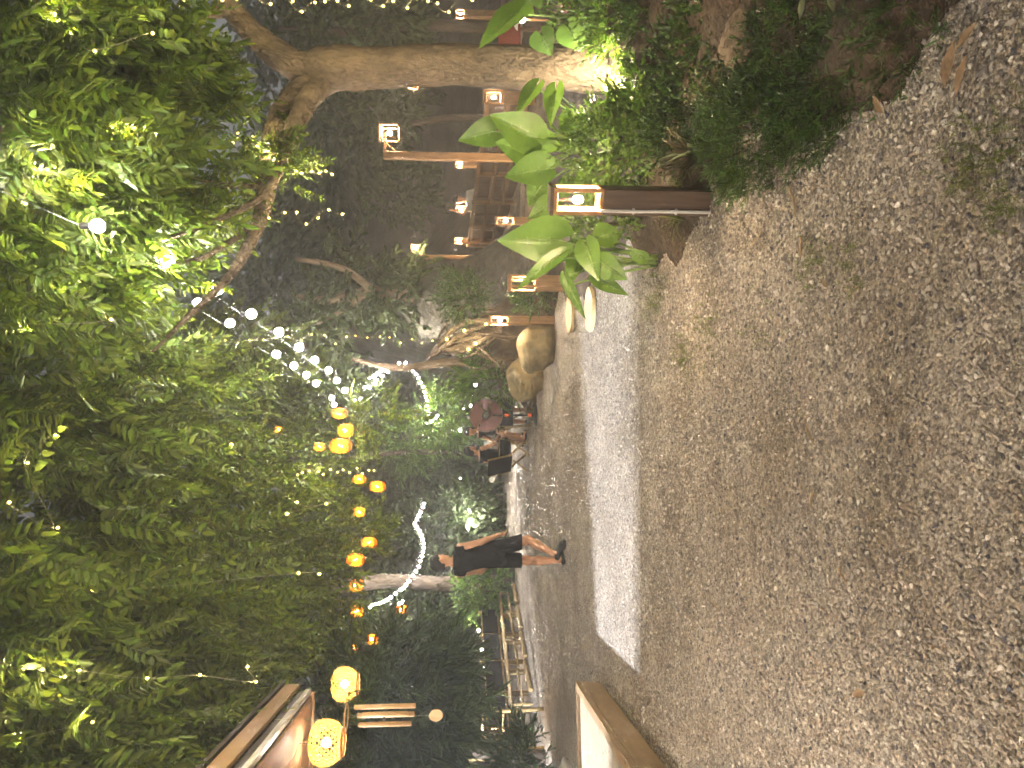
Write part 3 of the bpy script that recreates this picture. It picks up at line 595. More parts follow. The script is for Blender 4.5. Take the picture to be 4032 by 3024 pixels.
def ear_plant(label, base, leaves, d0):
    t = thing('elephant_ear_plant', label, 'plant', base)
    for (x1, y1, x2, y2, wd, dd) in leaves:
        d = d0+dd; a = W(x1, y1, d); tp = W(x2, y2, d + random.uniform(-.12, .05)); ear_leaf(t, Vector(base)+Vector((random.uniform(-.06, .06), random.uniform(-.06, .06), 0)), a, tp, wd*EARW*K*d/FPX)
bp_ = W(1400, 310, 5.4); bp_.z = .15
ear_plant('large elephant-ear plant with broad veined leaves between trunk and nearest lantern', bp_, [(1150, 294, 1060, 248, 62, 0), (1180, 330, 1068, 308, 70, .15), (1176, 366, 1088, 378, 56, -.05), (1066, 284, 990, 302, 46, .35),
    (1200, 196, 1186, 266, 34, 0), (1157, 188, 1112, 246, 30, .3), (1240, 250, 1215, 300, 40, .2), (1170, 400, 1140, 445, 40, .3), (1235, 390, 1205, 440, 34, .2)], 5.2)
bp_ = W(1330, 40, 5.9); bp_.z = .15
ear_plant('elephant-ear plant with one long pointed leaf right of the leaning trunk', bp_, [(1118, 28, 1032, 92, 46, 0), (1170, 75, 1190, 120, 44, .1), (1230, 60, 1260, 110, 50, .1), (1150, 10, 1110, -50, 50, .2)], 5.6)
bp_ = W(1400, 560, 5.2); bp_.z = .05
ear_plant('elephant-ear plant with drooping leaves between the nearest lantern and the gravel', bp_, [(1203, 518, 1079, 520, 76, 0), (1203, 500, 1158, 556, 38, .1), (1203, 555, 1112, 622, 26, -.1), (1268, 533, 1289, 603, 42, -.15),
    (1296, 512, 1347, 500, 42, -.1), (1300, 567, 1354, 606, 42, -.2), (1390, 557, 1354, 541, 22, -.25), (1220, 597, 1226, 644, 16, -.1), (1230, 617, 1262, 690, 18, -.2), (1292, 602, 1358, 640, 26, -.15), (1250, 560, 1230, 610, 36, .1), (1190, 440, 1140, 470, 34, .2)], 5.1)

# ivy at the foot of the leaning trunk, leaves hanging in from the near right corner
def leafy(name, label, items, m, cat='plant', base=None):
    t = thing(name, label, cat, base)
    for (a, tp, wd) in items:
        a, tp = Vector(a), Vector(tp); v, q = leaflet(np.array(a-base), np.array(tp-a), np.array((random.uniform(-.3, .3), -1, .5)), (tp-a).length, wd, .3, .05)
        link('leaf', quads_mesh('leaf', np.array(v), np.array(q)), m, t)
    return t
it = []
for k in range(46):
    a = W(random.uniform(1300, 1400), random.uniform(60, 215), 5.45+random.uniform(-.1, .15)); ang = random.uniform(0, 6.28); it.append((a, a+Vector((math.cos(ang)*.08, -.03, math.sin(ang)*.07-.02)), .05))
leafy('ivy', 'bright ivy leaves climbing the lit foot of the leaning trunk', it, M['leaf_bright'], base=W(1400, 150, 5.5))
it = []
for (x1, y1, x2, y2, wd) in [(1845, 52, 1877, 122, 16), (1862, 20, 1848, 75, 15), (1815, -5, 1828, 34, 13), (1790, -8, 1800, 22, 11), (1735, -5, 1727, 38, 10), (1830, 55, 1806, 76, 9), (1868, 40, 1905, 60, 12), (1970, -20, 1985, 30, 9), (1990, 20, 2003, 50, 8)]:
    a, tp = W(x1, y1, 2.6), W(x2, y2, 2.5); it.append((a, tp, wd*K*2.6/FPX*1.5))
cp = leafy('corner_plant', 'pale narrow leaves hanging into the near right corner', it, M['ivory'], base=W(1850, -60, 2.7))
mb = MB(); [mb.tube([W(1850, -60, 2.7)-cp.location, (W(1850, -60, 2.7)+a)/2-cp.location+Vector((0, 0, .05)), a-cp.location], [.006, .004, .002], 5) for a, tp, wd in it]; mb.build('stems', M['stem'], cp, True)
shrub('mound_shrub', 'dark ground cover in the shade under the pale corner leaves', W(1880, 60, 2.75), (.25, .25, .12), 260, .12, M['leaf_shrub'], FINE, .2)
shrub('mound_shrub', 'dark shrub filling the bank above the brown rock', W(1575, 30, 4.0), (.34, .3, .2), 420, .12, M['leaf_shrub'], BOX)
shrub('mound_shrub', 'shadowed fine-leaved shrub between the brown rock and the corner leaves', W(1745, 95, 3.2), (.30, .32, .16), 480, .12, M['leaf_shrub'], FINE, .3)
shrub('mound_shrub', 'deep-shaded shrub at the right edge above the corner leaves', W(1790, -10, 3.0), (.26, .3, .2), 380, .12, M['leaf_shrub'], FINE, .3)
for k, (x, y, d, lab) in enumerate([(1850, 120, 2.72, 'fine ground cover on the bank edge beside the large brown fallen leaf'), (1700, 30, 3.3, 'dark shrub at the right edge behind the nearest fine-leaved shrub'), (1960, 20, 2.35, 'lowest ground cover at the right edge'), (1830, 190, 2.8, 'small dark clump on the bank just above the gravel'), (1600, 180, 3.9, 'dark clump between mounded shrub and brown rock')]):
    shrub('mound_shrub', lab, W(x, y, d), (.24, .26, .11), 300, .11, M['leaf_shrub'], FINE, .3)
# weeds growing through the gravel
wp, wd_ = [], []
for (x, y, n, s) in [(2130, 335, 70, .07), (1480, 765, 60, .09), (1530, 700, 40, .1), (1760, 560, 30, .06), (1420, 650, 70, .12), (2180, 440, 22, .05), (1850, 590, 20, .05), (1660, 700, 16, .08)]:
    c = WG(x, y)
    for k in range(n): wp.append((c.x+random.gauss(0, s), c.y+random.gauss(0, s*1.4), .0)); wd_.append((random.gauss(0, .5), random.gauss(0, .5), 1))
tag(scatter('weeds', FINE, wp, wd_, .045, M['grass'], rollsd=1.5), 'small green weeds growing through the gravel', 'weeds', kind='stuff')
# dead leaves and litter lying on the bank
# =====================================================================  the open timber building on the left
cx, cyy = -2.97, 7.5; e1 = Vector((.153, -.988, 0)); e2 = Vector((-.988, -.153, 0))     # along its front towards us, and away to the left
def BL(a, b, z): return Vector((cx, cyy, z)) + e1*a + e2*b
DECK_Z = .235
dk = thing('wooden_deck', 'pale plank deck with honey-brown edge boards at the near left', 'deck', (cx, cyy, 0))
o0 = Vector((cx, cyy, 0))
for k in range(30):
    a = .09 + .145*k
    MB().beam(BL(a+.0715, .095, DECK_Z-.02)-o0, BL(a+.0715, 3.4, DECK_Z-.02)-o0, .139, .03, .003).build('plank', M['deck'], dk)
MB().beam(BL(-.045, -.004, DECK_Z-.0135)-o0, BL(-.045, 3.4, DECK_Z-.0135)-o0, .085, .05, .004).build('edge_board', M['deck_edge'], dk)
MB().beam(BL(.0, .045, DECK_Z-.0125)-o0, BL(2.24, .045, DECK_Z-.0125)-o0, .085, .05, .004).build('edge_board', M['deck_edge'], dk)
MB().beam(BL(2.243, .045, DECK_Z-.0135)-o0, BL(4.5, .045, DECK_Z-.0135)-o0, .085, .05, .004).build('edge_board', M['deck_edge'], dk)
MB().beam(BL(-.08, .02, .10)-o0, BL(4.5, .02, .10)-o0, .03, .19, .003).build('skirt', M['deck_edge'], dk)
MB().beam(BL(-.07, .04, .10)-o0, BL(-.07, 3.4, .10)-o0, .03, .19, .003).build('skirt', M['deck_edge'], dk)

bd = thing('timber_building', 'timber building with orange-brown plank soffit and pale gutter overhead at the left', 'building', (cx, cyy, 0))
EZ = 2.83
for k in range(10):           # soffit boards run along the eave
    b = .06 + .30*k
    MB().beam(BL(.0, b+.148, EZ+.012+.004*k)-o0, BL(7.5, b+.148, EZ+.012+.004*k)-o0, .292, .022, .003).build('soffit_board', M['soffit'], bd)
MB().beam(BL(-.03, 1.75, EZ+.05)-o0, BL(-.03, .02, EZ+.05)-o0, .03, .14, .003).build('end_board', M['soffit'], bd)
MB().beam(BL(-.04, .02, EZ+.045)-o0, BL(7.5, .02, EZ+.045)-o0, .05, .05, .004).build('gutter', M['gutter'], bd)
MB().beam(BL(-.04, .03, EZ+.105)-o0, BL(7.5, .03, EZ+.105)-o0, .03, .068, .003).build('gap_shade_strip', M['fascia_dark'], bd)  # dark strip standing in for the shade in the gap above the gutter
MB().beam(BL(-.12, -.02, EZ+.21)-o0, BL(7.5, -.02, EZ+.21)-o0, .04, .14, .004).build('fascia_board', M['soffit'], bd)
mb = MB(); mb.add([BL(-.15, -.06, EZ+.29)-o0, BL(7.5, -.06, EZ+.29)-o0, BL(7.5, 4.6, EZ+1.5)-o0, BL(-.15, 4.6, EZ+1.5)-o0, BL(-.15, -.06, EZ+.33)-o0, BL(7.5, -.06, EZ+.33)-o0, BL(7.5, 4.6, EZ+1.54)-o0, BL(-.15, 4.6, EZ+1.54)-o0],
       [(0, 1, 2, 3), (7, 6, 5, 4), (0, 4, 5, 1), (1, 5, 6, 2), (2, 6, 7, 3), (3, 7, 4, 0)]); mb.build('roof', M['fascia_dark'], bd)
# back room behind the deck; its open doorway lets a cool lamp shine across the gravel
wx = -6.5
def wall(y0, y1, z0, z1, x=wx, t=.08): return MB().box(Vector((x, (y0+y1)/2, (z0+z1)/2))-o0, (t, y1-y0, z1-z0)).build('wall', M['plaster'], bd)
wall(.6, 5.70, 0, 3.8); wall(6.36, 8.4, 0, 3.8); wall(5.70, 6.36, 3.25, 3.8); wall(.6, 8.4, 0, 3.8, -11)
MB().box(Vector((-8.75, .6, 1.9))-o0, (4.5, .08, 3.8)).build('wall', M['plaster'], bd)
for (xa, xb, za, zb) in ((-11, -8.0, 0, 3.8), (-7.3, -6.5, 0, 3.8), (-8.0, -7.3, 0, 1.75), (-8.0, -7.3, 2.7, 3.8)): MB().box(Vector(((xa+xb)/2, 8.4, (za+zb)/2))-o0, (xb-xa, .08, zb-za)).build('wall', M['plaster'], bd)   # a small window lights the gravel beyond
MB().box(Vector((-8.75, 4.5, 3.84))-o0, (4.6, 8, .06)).build('ceiling', M['plaster'], bd)
rl = thing('ceiling_lamp', 'cool white ceiling lamp inside the back room whose light crosses the gravel', 'lamp', (-8.7, 5.58, 3.55))
MB().lathe((0, 0, 0), [(.10, .22), (.11, .16), (.05, .14), (.03, .09)], 12).build('fitting', M['plastic_white'], rl); MB().ball((0, 0, 0), .06, 8, 6).build('bulb', M['bulb_cool'], rl)
FLOOD = point_light('ceiling_lamp_light', (0, 0, 0), 4600, (.86, .91, 1.0), .07, rl)

# =====================================================================  woven pendant lamps
def woven(name_mat, prof, nst, rows, wd, n=44, tw=1.1):       # lattice of slanted strips both ways + rings
    mb = MB(); zs = np.linspace(0, 1, rows+1)
    zz = [p[1] for p in prof]; rr = [p[0] for p in prof]
    def at(t): z = zz[0]+(zz[-1]-zz[0])*t; return float(np.interp(z, zz, rr)), z
    for s in (-1, 1):
        for k in range(nst):
            P_ = []
            for t in zs:
                r, z = at(t); a = 2*math.pi*k/nst + s*t*tw; r += s*.0015; P_.append(np.array((r*math.cos(a), r*math.sin(a), z)))
            for i in range(len(P_)-1):
                p, q = P_[i], P_[i+1]; tn = np.array((-p[1], p[0], 0)); tn /= np.linalg.norm(tn)+1e-9
                mb.add([p-tn*wd, p+tn*wd, q+tn*wd, q-tn*wd], [(0, 1, 2, 3)])
    return mb
BIGP = [(.115, -.14), (.165, -.10), (.195, -.03), (.195, .05), (.17, .11), (.10, .145)]
def big_pendant(label, p, topz, watts=26):
    t = thing('woven_pendant_lamp', label, 'pendant lamp', p, group='large woven lamps under the eave')
    woven('b', BIGP, 22, 12, .0085, tw=1.5).build('shade', M['rattan_big'], t)
    MB().lathe((0, 0, 0), [(.118, -.158), (.128, -.15), (.128, -.138), (.112, -.138)], 24, False).build('rim', M['lamp_wood'], t)
    MB().tube([(0, 0, topz-p.z), (0, 0, .05)], .004, 6).build('cord', M['wire_dark'], t); MB().lathe((0, 0, .05), [(.02, 0), (.022, .05), (.01, .1)], 10).build('socket', M['black'], t)
    MB().ball((0, 0, 0), .038, 10, 8).build('bulb', M['bulb'], t); point_light('pendant_light', (0, 0, -.005), watts, CREAM, .05, t)
p = W(705, 1604, 6.9); big_pendant('large woven pendant lamp under the eave, whole and nearest', p, EZ, .35)
p = W(745, 1478, 9.0); big_pendant('woven basket lamp half hidden by leaves beyond the eave corner', p, 4.2, .35)
for k in range(3):  # unseen stronger pendants, added to light the gravel
    q = BL(4.6+1.7*k, .9, 2.42); big_pendant(('added woven pendant lamp under the eave past the picture edge, nearest the visible one', 'middle woven pendant lamp of those added past the picture edge', 'added woven pendant lamp at the near end of the eave past the picture edge')[k], q, EZ, 135)

SM = [[(.05, -.15), (.082, -.12), (.105, -.05), (.105, .04), (.085, .11), (.045, .15)], [(.085, -.13), (.115, -.08), (.12, 0), (.10, .08), (.05, .12)]]
SMESH = []
for k, pr in enumerate(SM):
    mb = woven('s', pr, 18, 7, .0125, tw=1.0); me = bpy.data.meshes.new('shade'); me.from_pydata(mb.v, [], mb.f); me.materials.append(M['rattan']); SMESH.append(me)
bulb_me = bpy.data.meshes.new('bulb'); _b = MB().ball((0, 0, 0), .03, 8, 6); bulb_me.from_pydata(_b.v, [], _b.f); bulb_me.materials.append(M['amber'])
GL = [(735, 963, 14, 1.25, 0, 'tall orange woven lantern with a flared top, beside the thick of the globe string'), (745, 930, 15, 1.1, 1, 'orange woven lantern peeping through leaves just left of the globe-string end'),
      (733, 893, 15.5, 1.0, 0, 'orange lantern broken up by leaves at the end of the globe string'), (776, 1035, 16, .85, 0, 'orange lantern half behind a leaf near the short fairy-light drop'), (815, 1051, 16, 1.05, 0, 'lowest orange lantern near the short fairy-light drop'),
      (775, 1106, 17, .9, 1, 'orange lantern mostly hidden inside a leafy spray'), (797, 1172, 17, 1.1, 0, 'orange lantern hanging on a visible stalk above the walking man'), (768, 1209, 16.5, 1.25, 0, 'tallest plain orange lantern above the walking man'),
      (768, 1264, 16.5, 1.05, 1, 'round orange lantern streaked by twigs left of the walking man'), (770, 1320, 17, 1.0, 1, 'orange lantern tangled in leaves at the top of the bright bulb string'), (866, 1317, 17.5, .9, 1, 'lone low orange lantern beside the bright bulb string'),
      (803, 1381, 17.5, .95, 1, 'orange lantern in front of a bare trunk, towards the wind chime'), (766, 1399, 18.5, .5, 0, 'smallest orange lantern glimpsed through leaves towards the wind chime'), (601, 928, 15, .5, 0, 'tiny orange lantern glimpsed high in the dark crown'), (690, 965, 14.3, .7, 0, 'upper orange woven piece above the tall flared lantern')]
for (x, y, d, s, k, lab) in GL:
    d *= .84; s *= .86; p = W(x, y, d); t = thing('woven_lantern', lab, 'lantern', p, group='orange woven lanterns in the trees'); t.scale = (s, s, s)
    link('shade', SMESH[k], None, t); link('bulb', bulb_me, None, t)
    MB().tube([(0, 0, .14), (.01, 0, .5), (-.02, .01, 1.2)], .004, 5).build('cord', M['wire_dark'], t)
    MB().lathe((0, 0, 0), [(SM[k][0][0]*1.03, SM[k][0][1]-.01), (SM[k][0][0]*1.1, SM[k][0][1]), (SM[k][0][0]*1.03, SM[k][0][1]+.012)], 14, False).build('rim', M['rattan'], t)
    point_light('lantern_light', (0, 0, 0), .55*s, (1, .62, .25), .035, t)

# =====================================================================  wind chime
p0 = W(748, 1550, 6.0); wc = thing('wind_chime', 'bamboo wind chime with four tubes and a round wooden clapper plate', 'wind chime', p0)
ring = [Vector((.10*math.cos(a), .10*math.sin(a), 0)) for a in np.linspace(0, 2*math.pi, 25)]
MB().tube(ring, .006, 6, False).build('ring', M['tube_wood'], wc, True)
top = Vector((0, 0, EZ-p0.z)); mb = MB()
for a in (.3, 2.4, 4.5): mb.tube([top*.6, (.10*math.cos(a), .10*math.sin(a), 0)], .0012, 4)
mb.tube([top, top*.6], .0015, 4)
for (ya, x0_, x1_, dd) in [(1528, 765, 898, 0), (1546, 772, 895, .05), (1544, 782, 880, -.05), (1566, 775, 888, .0)]:
    a, b = W(x0_, ya, 6.0+dd)-p0, W(x1_, ya, 6.0+dd)-p0; b.x = a.x; b.y = a.y
    t_ = MB().lathe((a.x, a.y, 0), [(.015, b.z), (.019, b.z), (.019, a.z-.012), (.0175, a.z-.008), (.019, a.z-.004), (.019, a.z), (.015, a.z)], 12, True); t_.build('tube', M['tube_wood'], wc, True)
    mb.tube([(a.x*.9, a.y*.9, 0), (a.x, a.y, a.z)], .0012, 4)
c = W(942, 1545, 6.0)-p0; mb.tube([(0, 0, 0), (c.x*.5, c.y*.5, c.z*.5), c], .0012, 4); mb.build('strings', M['wire_pale'], wc)
mb = MB(); n = 24; mb.v += [(.048*math.cos(2*math.pi*k/n), yy, .055*math.sin(2*math.pi*k/n)) for yy in (-.006, .006) for k in range(n)]
mb.f += [tuple(range(n)), tuple(range(2*n-1, n-1, -1))] + [(k, k+n, (k+1) % n+n, (k+1) % n) for k in range(n)]
o = mb.build('clapper_plate', M['tube_wood'], wc); o.location = c
c2 = W(830, 1548, 6.0)-p0; MB().lathe((c2.x, c2.y, c2.z), [(.03, -.006), (.034, 0), (.03, .006)], 14).build('clapper', M['post_wood'], wc)

# =====================================================================  lantern posts
def post_lantern(label, base, h, wd, rz, watts, wood, conduit=False, lh=.28, cat='lantern post', group='wooden lantern posts'):
    t = thing('lantern_post', label, cat, base, rz, group); w2 = wd/2; hb = h-lh
    MB().box((0, 0, hb/2-.02), (wd*.98, wd*.98, hb+.04), None, .006).build('post', wood, t)
    f = MB(); b = wd*.15
    for sx in (-1, 1):
        for sy in (-1, 1): f.box((sx*(w2-b/2), sy*(w2-b/2), hb+lh/2), (b, b, lh-.002), None, .002)
    for z in (hb+b/2+.002, h-b/2-.002):
        for s in (-1, 1): f.box((0, s*(w2-b/2), z), (wd-2*b-.002, b*.9, b), None, .002); f.box((s*(w2-b/2), 0, z), (b*.9, wd-2*b-.002, b), None, .002)
    f.build('lantern_frame', M['lamp_wood'], t)
    MB().box((0, 0, h+.009), (wd*1.08, wd*1.08, .02), None, .003).build('cap', wood, t)
    MB().tube([(0, 0, hb+lh*.55), (0, 0, h-.01)], .010, 8).build('socket', M['black'], t)
    MB().ball((0, 0, hb+lh*.48), .023, 10, 8, (1, 1, 1.3)).build('bulb', M['bulb'], t)
    point_light('post_light', (0, 0, hb+lh*.48), watts, WARM, .042, t)
    if conduit:
        MB().tube([(-w2*.62, -w2-.008, -.01), (-w2*.60, -w2-.008, hb*.35), (-w2*.64, -w2-.008, hb*.7), (-w2*.62, -w2-.008, hb+.02)], .0095, 8).build('conduit', M['plastic_white'], t)
        for z in (hb*.32, hb*.72): MB().box((-w2*.62, -w2-.006, z), (.034, .016, .012), None, .002).build('conduit_clip', M['plastic_white'], t)
    return t
b0 = W(1540, 436, 4.25); b0.z = 0.0; post_lantern('nearest dark lantern post with a white conduit at the gravel edge', b0, .885, .145, R(-24), 15, M['post_wood'], True)
b0 = W(1200, 693, 11.3); b0.z = 0; post_lantern('tan lantern post standing beside the mossy boulders', b0, .96, .125, R(8), 13, M['mid_wood'])
b0 = W(1180, 213, 11.5); b0.z = .06; post_lantern('lantern post glowing between the leaning trunk and the elephant-ear leaves', b0, .98, .2, R(-20), 13, M['mid_wood'])
b0 = W(1160, 478, 12.0); b0.z = .05; post_lantern('lantern post half sunk behind the big upright leaf', b0, .78, .125, R(-10), 13, M['mid_wood'])
b0 = W(1075, 452, 19); b0.z = gz(b0.x, b0.y); post_lantern('small lantern post in front of the raised arm on the terrace', b0, W(985, 452, 19).z-b0.z, .14, 0, 22, M['mid_wood'], lh=.22)
b0 = W(1075, 521, 20); b0.z = gz(b0.x, b0.y); post_lantern('small lantern post at the left end of the terrace railing', b0, W(982, 521, 20).z-b0.z, .13, .2, 22, M['mid_wood'], lh=.22)
b0 = W(1075, 357, 20); b0.z = gz(b0.x, b0.y); post_lantern('small lantern post just right of the tall lamp pole', b0, W(984, 357, 20).z-b0.z, .13, .2, 22, M['mid_wood'], lh=.2)
b0 = W(1075, 33, 17); b0.z = gz(b0.x, b0.y); post_lantern('lantern post seen at the far right beyond the leaning trunk', b0, W(984, 33, 17).z-b0.z, .15, .1, 22, M['mid_wood'], lh=.2)
# box lantern on a stump behind the leaves
b0 = W(1170, 612, 9.3); b0.z = .03
t = post_lantern('box lantern with small lights inside, peeping from under a drooping leaf', b0, W(1100, 612, 9.3).z-.03, .16, R(15), 5, M['mid_wood'], lh=.34)
fb = MB(); [fb.ball((random.uniform(-.04, .04), random.uniform(-.04, .04), random.uniform(.1, .4)), .007, 6, 4) for k in range(7)]; fb.build('fairy_bulbs', M['fairy'], t)

# hanging box lanterns on tall poles
def pole_lantern(label, x, y, d, px, ptop, pbot, s=1.0, watts=30):
    p = W(x, y, d); pp = W(ptop, px, d); pb = W(pbot, px, d); pb.z = min(pb.z, gz(pb.x, pb.y)) if d > 13.2 else 0
    t = thing('lamp_pole', label, 'lamp pole', pb, group='tall lamp poles on the slope')
    q = lambda v: Vector(v)-pb
    MB().beam(q((pb.x, pb.y, pb.z-.05)), q((pb.x, pb.y, pp.z)), .11*s, .11*s, .005).build('pole', M['mid_wood'], t)
    hw = .12*s; MB().beam(q((pb.x, pb.y-.002, pp.z-.03)), q((p.x, p.y-.002, pp.z-.03)), .035, .035, .003).build('arm', M['mid_wood'], t)
    MB().tube([q((pb.x, pb.y, pp.z-.28)), q(((pb.x+p.x)/2, p.y, pp.z-.06))], .012, 6).build('brace', M['mid_wood'], t)
    c = q(p); f = MB(); w2 = .10*s; b = .018*s; lh = .26*s
    for sx in (-1, 1):
        for sy in (-1, 1): f.box((c.x+sx*w2, c.y+sy*w2, c.z), (b, b, lh))
    for z in (-lh/2, lh/2):
        for sg in (-1, 1): f.box((c.x, c.y+sg*w2, c.z+z), (2*w2-b, b*.9, b*1.2)); f.box((c.x+sg*w2, c.y, c.z+z), (b*.9, 2*w2-b, b*1.2))
    f.build('lantern_frame', M['lamp_wood'], t); MB().box((c.x, c.y, c.z+lh/2+.03), (w2*2.5, w2*2.5, .02)).build('lantern_roof', M['mid_wood'], t)
    MB().ball(c, .034*s, 10, 8).build('bulb', M['bulb'], t); point_light('pole_lantern_light', c, watts, WARM, .045*s, t)
pole_lantern('tall wooden lamp pole with a bracketed box lantern, nearest of the poles', 842, 287, 12.0, 340, 828, 1030)
pole_lantern('distant lamp pole whose small lantern hangs beside the leaning trunk', 893, 183, 19, 166, 884, 1030, .8)
pole_lantern('distant lamp pole left of the two hanging fairy strings', 900, 536, 20, 556, 893, 1010, .85)
# small shaded lamp right of the trunk
p = W(1128, 42, 8.5); t = thing('shade_lamp', 'small lamp with a flat pale shade right of the leaning trunk', 'lamp', (p.x, p.y, .2))
h = p.z-.2; MB().tube([(0, 0, 0), (0, 0, h+.08)], .012, 8).build('stem', M['mid_wood'], t); MB().lathe((0, 0, h), [(.12, .05), (.10, .07), (.03, .11)], 18).build('shade', M['plastic_white'], t)
MB().ball((0, -.0, h), .035, 10, 8).build('bulb', M['bulb'], t); point_light('shade_lamp_light', (0, 0, h-.01), 9, WARM, .045, t)
# ground spotlight at the trunk foot
p = W(1340, 178, 5.5); t = thing('ground_spotlight', 'small ground light shining up the foot of the leaning trunk', 'spotlight', p)
MB().lathe((0, 0, -.08), [(.012, -.06), (.014, .02), (.035, .03), (.04, .075), (.034, .08)], 14).build('housing', M['black'], t); MB().ball((0, 0, .012), .022, 10, 8).build('bulb', M['fairy'], t); point_light('spot_light', (-.02, -.03, .05), 15, (1, .85, .55), .03, t)

# =====================================================================  string lights
globe_me = bpy.data.meshes.new('bulb'); _b = MB().ball((0, 0, 0), 1, 12, 8); globe_me.from_pydata(_b.v, [], _b.f); globe_me.polygons.foreach_set('use_smooth', [True]*len(globe_me.polygons)); globe_me.materials.append(M['bulb_cool'])
fairy_me = bpy.data.meshes.new('bulb'); _b = MB().ball((0, 0, 0), 1, 8, 6); fairy_me.from_pydata(_b.v, [], _b.f); fairy_me.materials.append(M['fairy'])
def string_light(label, pts, r, watts, me=globe_me, every=1, col=CREAM, drop=.045, mw=None, wire_r=.0024, group='globe bulb strings', name='string_light', sag=0, bulbs=True):
    P0 = Vector(pts[0]); t = thing(name, label, 'string lights', P0, group=group)
    up = [Vector(p)+Vector((0, 0, drop+r))-P0 for p in pts]
    cp = smoothpath([(p, 1) for p in up], 4); MB().tube([p for p, _ in cp], wire_r, 5).build('wire', mw or M['wire_dark'], t)
    for i, p in enumerate(pts):
        o = link('bulb', me, None, t); o.location = Vector(p)-P0; q = r*min(1.0, .62+.045*Vector(p).y) if r > .02 else r; o.scale = (q, q, q)
        if r > .02: MB().tube([Vector(p)-P0+Vector((0, 0, r*.8)), Vector(p)-P0+Vector((0, 0, r+drop))], r*.42, 6).build('socket', M['black'], t)
        if watts and i % every == 0: point_light('string_light_glow', Vector(p)-P0, watts*every, col, r*1.25, t)
    return t
def run(px, d0, d1):        # photograph positions, bulbs from distance d0 to d1
    n = len(px); return [W(x, y, d0+(d1-d0)*(i/(n-1))) for i, (x, y) in enumerate(px)]
s1 = [(362, 565), (470, 625), (543, 678), (603, 717), (647, 750), (680, 778), (710, 800), (728, 822), (745, 843), (765, 868)]
s1p = [W(x, y, d) for (x, y), d in zip(s1, (5.0, 5.9, 6.9, 7.9, 8.9, 10, 11.1, 12.2, 13.3, 14.5))]
near = [s1p[0]+(s1p[0]-s1p[1])*k*.9 + Vector((0, 0, .03*k*k)) for k in (2, 1)]
string_light('nearer globe string running from over the camera to the lantern cluster', near+s1p, .045, 2.6)
s2 = [(428, 655), (497, 698), (597, 765), (635, 790), (662, 810), (683, 828), (717, 860), (722, 874)]
s2p = [W(x, y, d) for (x, y), d in zip(s2, (6.8, 7.8, 9.4, 10.5, 11.6, 12.7, 14.2, 15))]
string_light('second globe string, left of and beyond the nearer one', s2p, .045, 2.8)
string_light('globe string rising from the lantern cluster to the slope', run([(780, 862), (798, 836), (812, 822), (826, 812), (838, 803), (848, 797), (856, 790), (862, 785)], 14.5, 22), .030, 7, every=2)
string_light('short far globe string above the rising one', run([(790, 835), (800, 820), (808, 813), (816, 807), (824, 800), (832, 797)], 18, 23), .045, 6, every=2)
string_light('curved bulb string sweeping down from the slope to the yellow-green tree', run([(876, 784), (884, 792), (892, 800), (898, 808), (904, 817), (909, 827), (914, 836), (917, 846), (920, 856), (922, 866), (923, 876), (924, 886), (925, 895)], 21, 24), .030, 3, every=3)
string_light('hooked end of bulb string over the yellow-green tree', run([(945, 898), (941, 904), (936, 908), (930, 911), (922, 913)], 24, 24), .030, 2.5, every=2)
string_light('bright zigzag bulb string over the walking man', run([(916, 1088), (914, 1096), (909, 1106), (905, 1114), (900, 1122), (896, 1131), (901, 1139), (906, 1147), (910, 1156), (913, 1165), (915, 1174), (916, 1183), (914, 1192), (912, 1202), (908, 1212), (905, 1224), (899, 1234), (892, 1244), (884, 1255), (877, 1264)], 21, 19), .034, 2.5, every=3)
string_light('bright bulb string dropping between the orange lanterns left of the walking man', run([(798, 1312), (805, 1307), (812, 1305), (820, 1303), (828, 1300), (836, 1296), (845, 1290), (855, 1282), (865, 1275), (872, 1270), (868, 1300), (862, 1304)], 17.5, 18.5), .030, 3, every=2)
string_light('row of small bulbs low at the end of the path', run([(996, 1022), (996, 1032), (997, 1042), (998, 1052)], 32, 32), .07, 5, every=2)
string_light('loose bulbs strung behind the pedestal fan', run([(1027, 833), (1023, 854), (1016, 876), (1003, 884), (1004, 893), (994, 930)], 20, 21), .030, 4)
string_light('two lone bulbs under the bushes right of the walking man', run([(1012, 1105), (1016, 1127)], 23, 22), .07, 6)
string_light('amber bulbs wired along the tops of the bench backs', run([(1034, 1362), (1040, 1405), (1046, 1440), (1052, 1486)], 19, 16.5), .035, 3, col=WARM)

def fairy(label, px, d, step=1, watts=.3, r=.0105, wig=.03, name='fairy_lights'):
    pts = []
    for i in range(len(px)-1):
        (x0, y0), (x1, y1) = px[i], px[i+1]; n = max(1, int(math.hypot(x1-x0, y1-y0)/step))
        for k in range(n): q = k/n; pts.append(W(x0+(x1-x0)*q, y0+(y1-y0)*q, d) + Vector((random.gauss(0, wig), random.gauss(0, wig), random.gauss(0, wig*.3))))
    return string_light(label, pts, r, watts, fairy_me, 3, YEL, .012, M['wire_pale'], .0016, 'fairy light strings', name)
fairy('fairy-light string hanging straight down in front of the root bank', [(460, 731), (540, 734), (700, 731), (960, 732)], 9.5, 23, .4)
fairy('fairy-light string hanging from the arching limb, towards the nearest lantern', [(330, 458), (500, 464), (640, 466), (762, 470)], 5.7, 24, .4)
fairy('fairy-light string along the far right edge of the picture', [(380, -4), (560, 2), (800, 4), (900, 7), (1020, 6), (1042, 14)], 5.2, 24, .3)
fairy('short fairy-light drop under the arching limb by the trunk', [(500, 300), (560, 322), (640, 372), (690, 380), (735, 392)], 5.6, 13, .4)
fairy('short fairy-light drop over the orange lanterns', [(640, 1019), (700, 1018), (770, 1022), (822, 1014)], 12.5, 13, .6, .018)
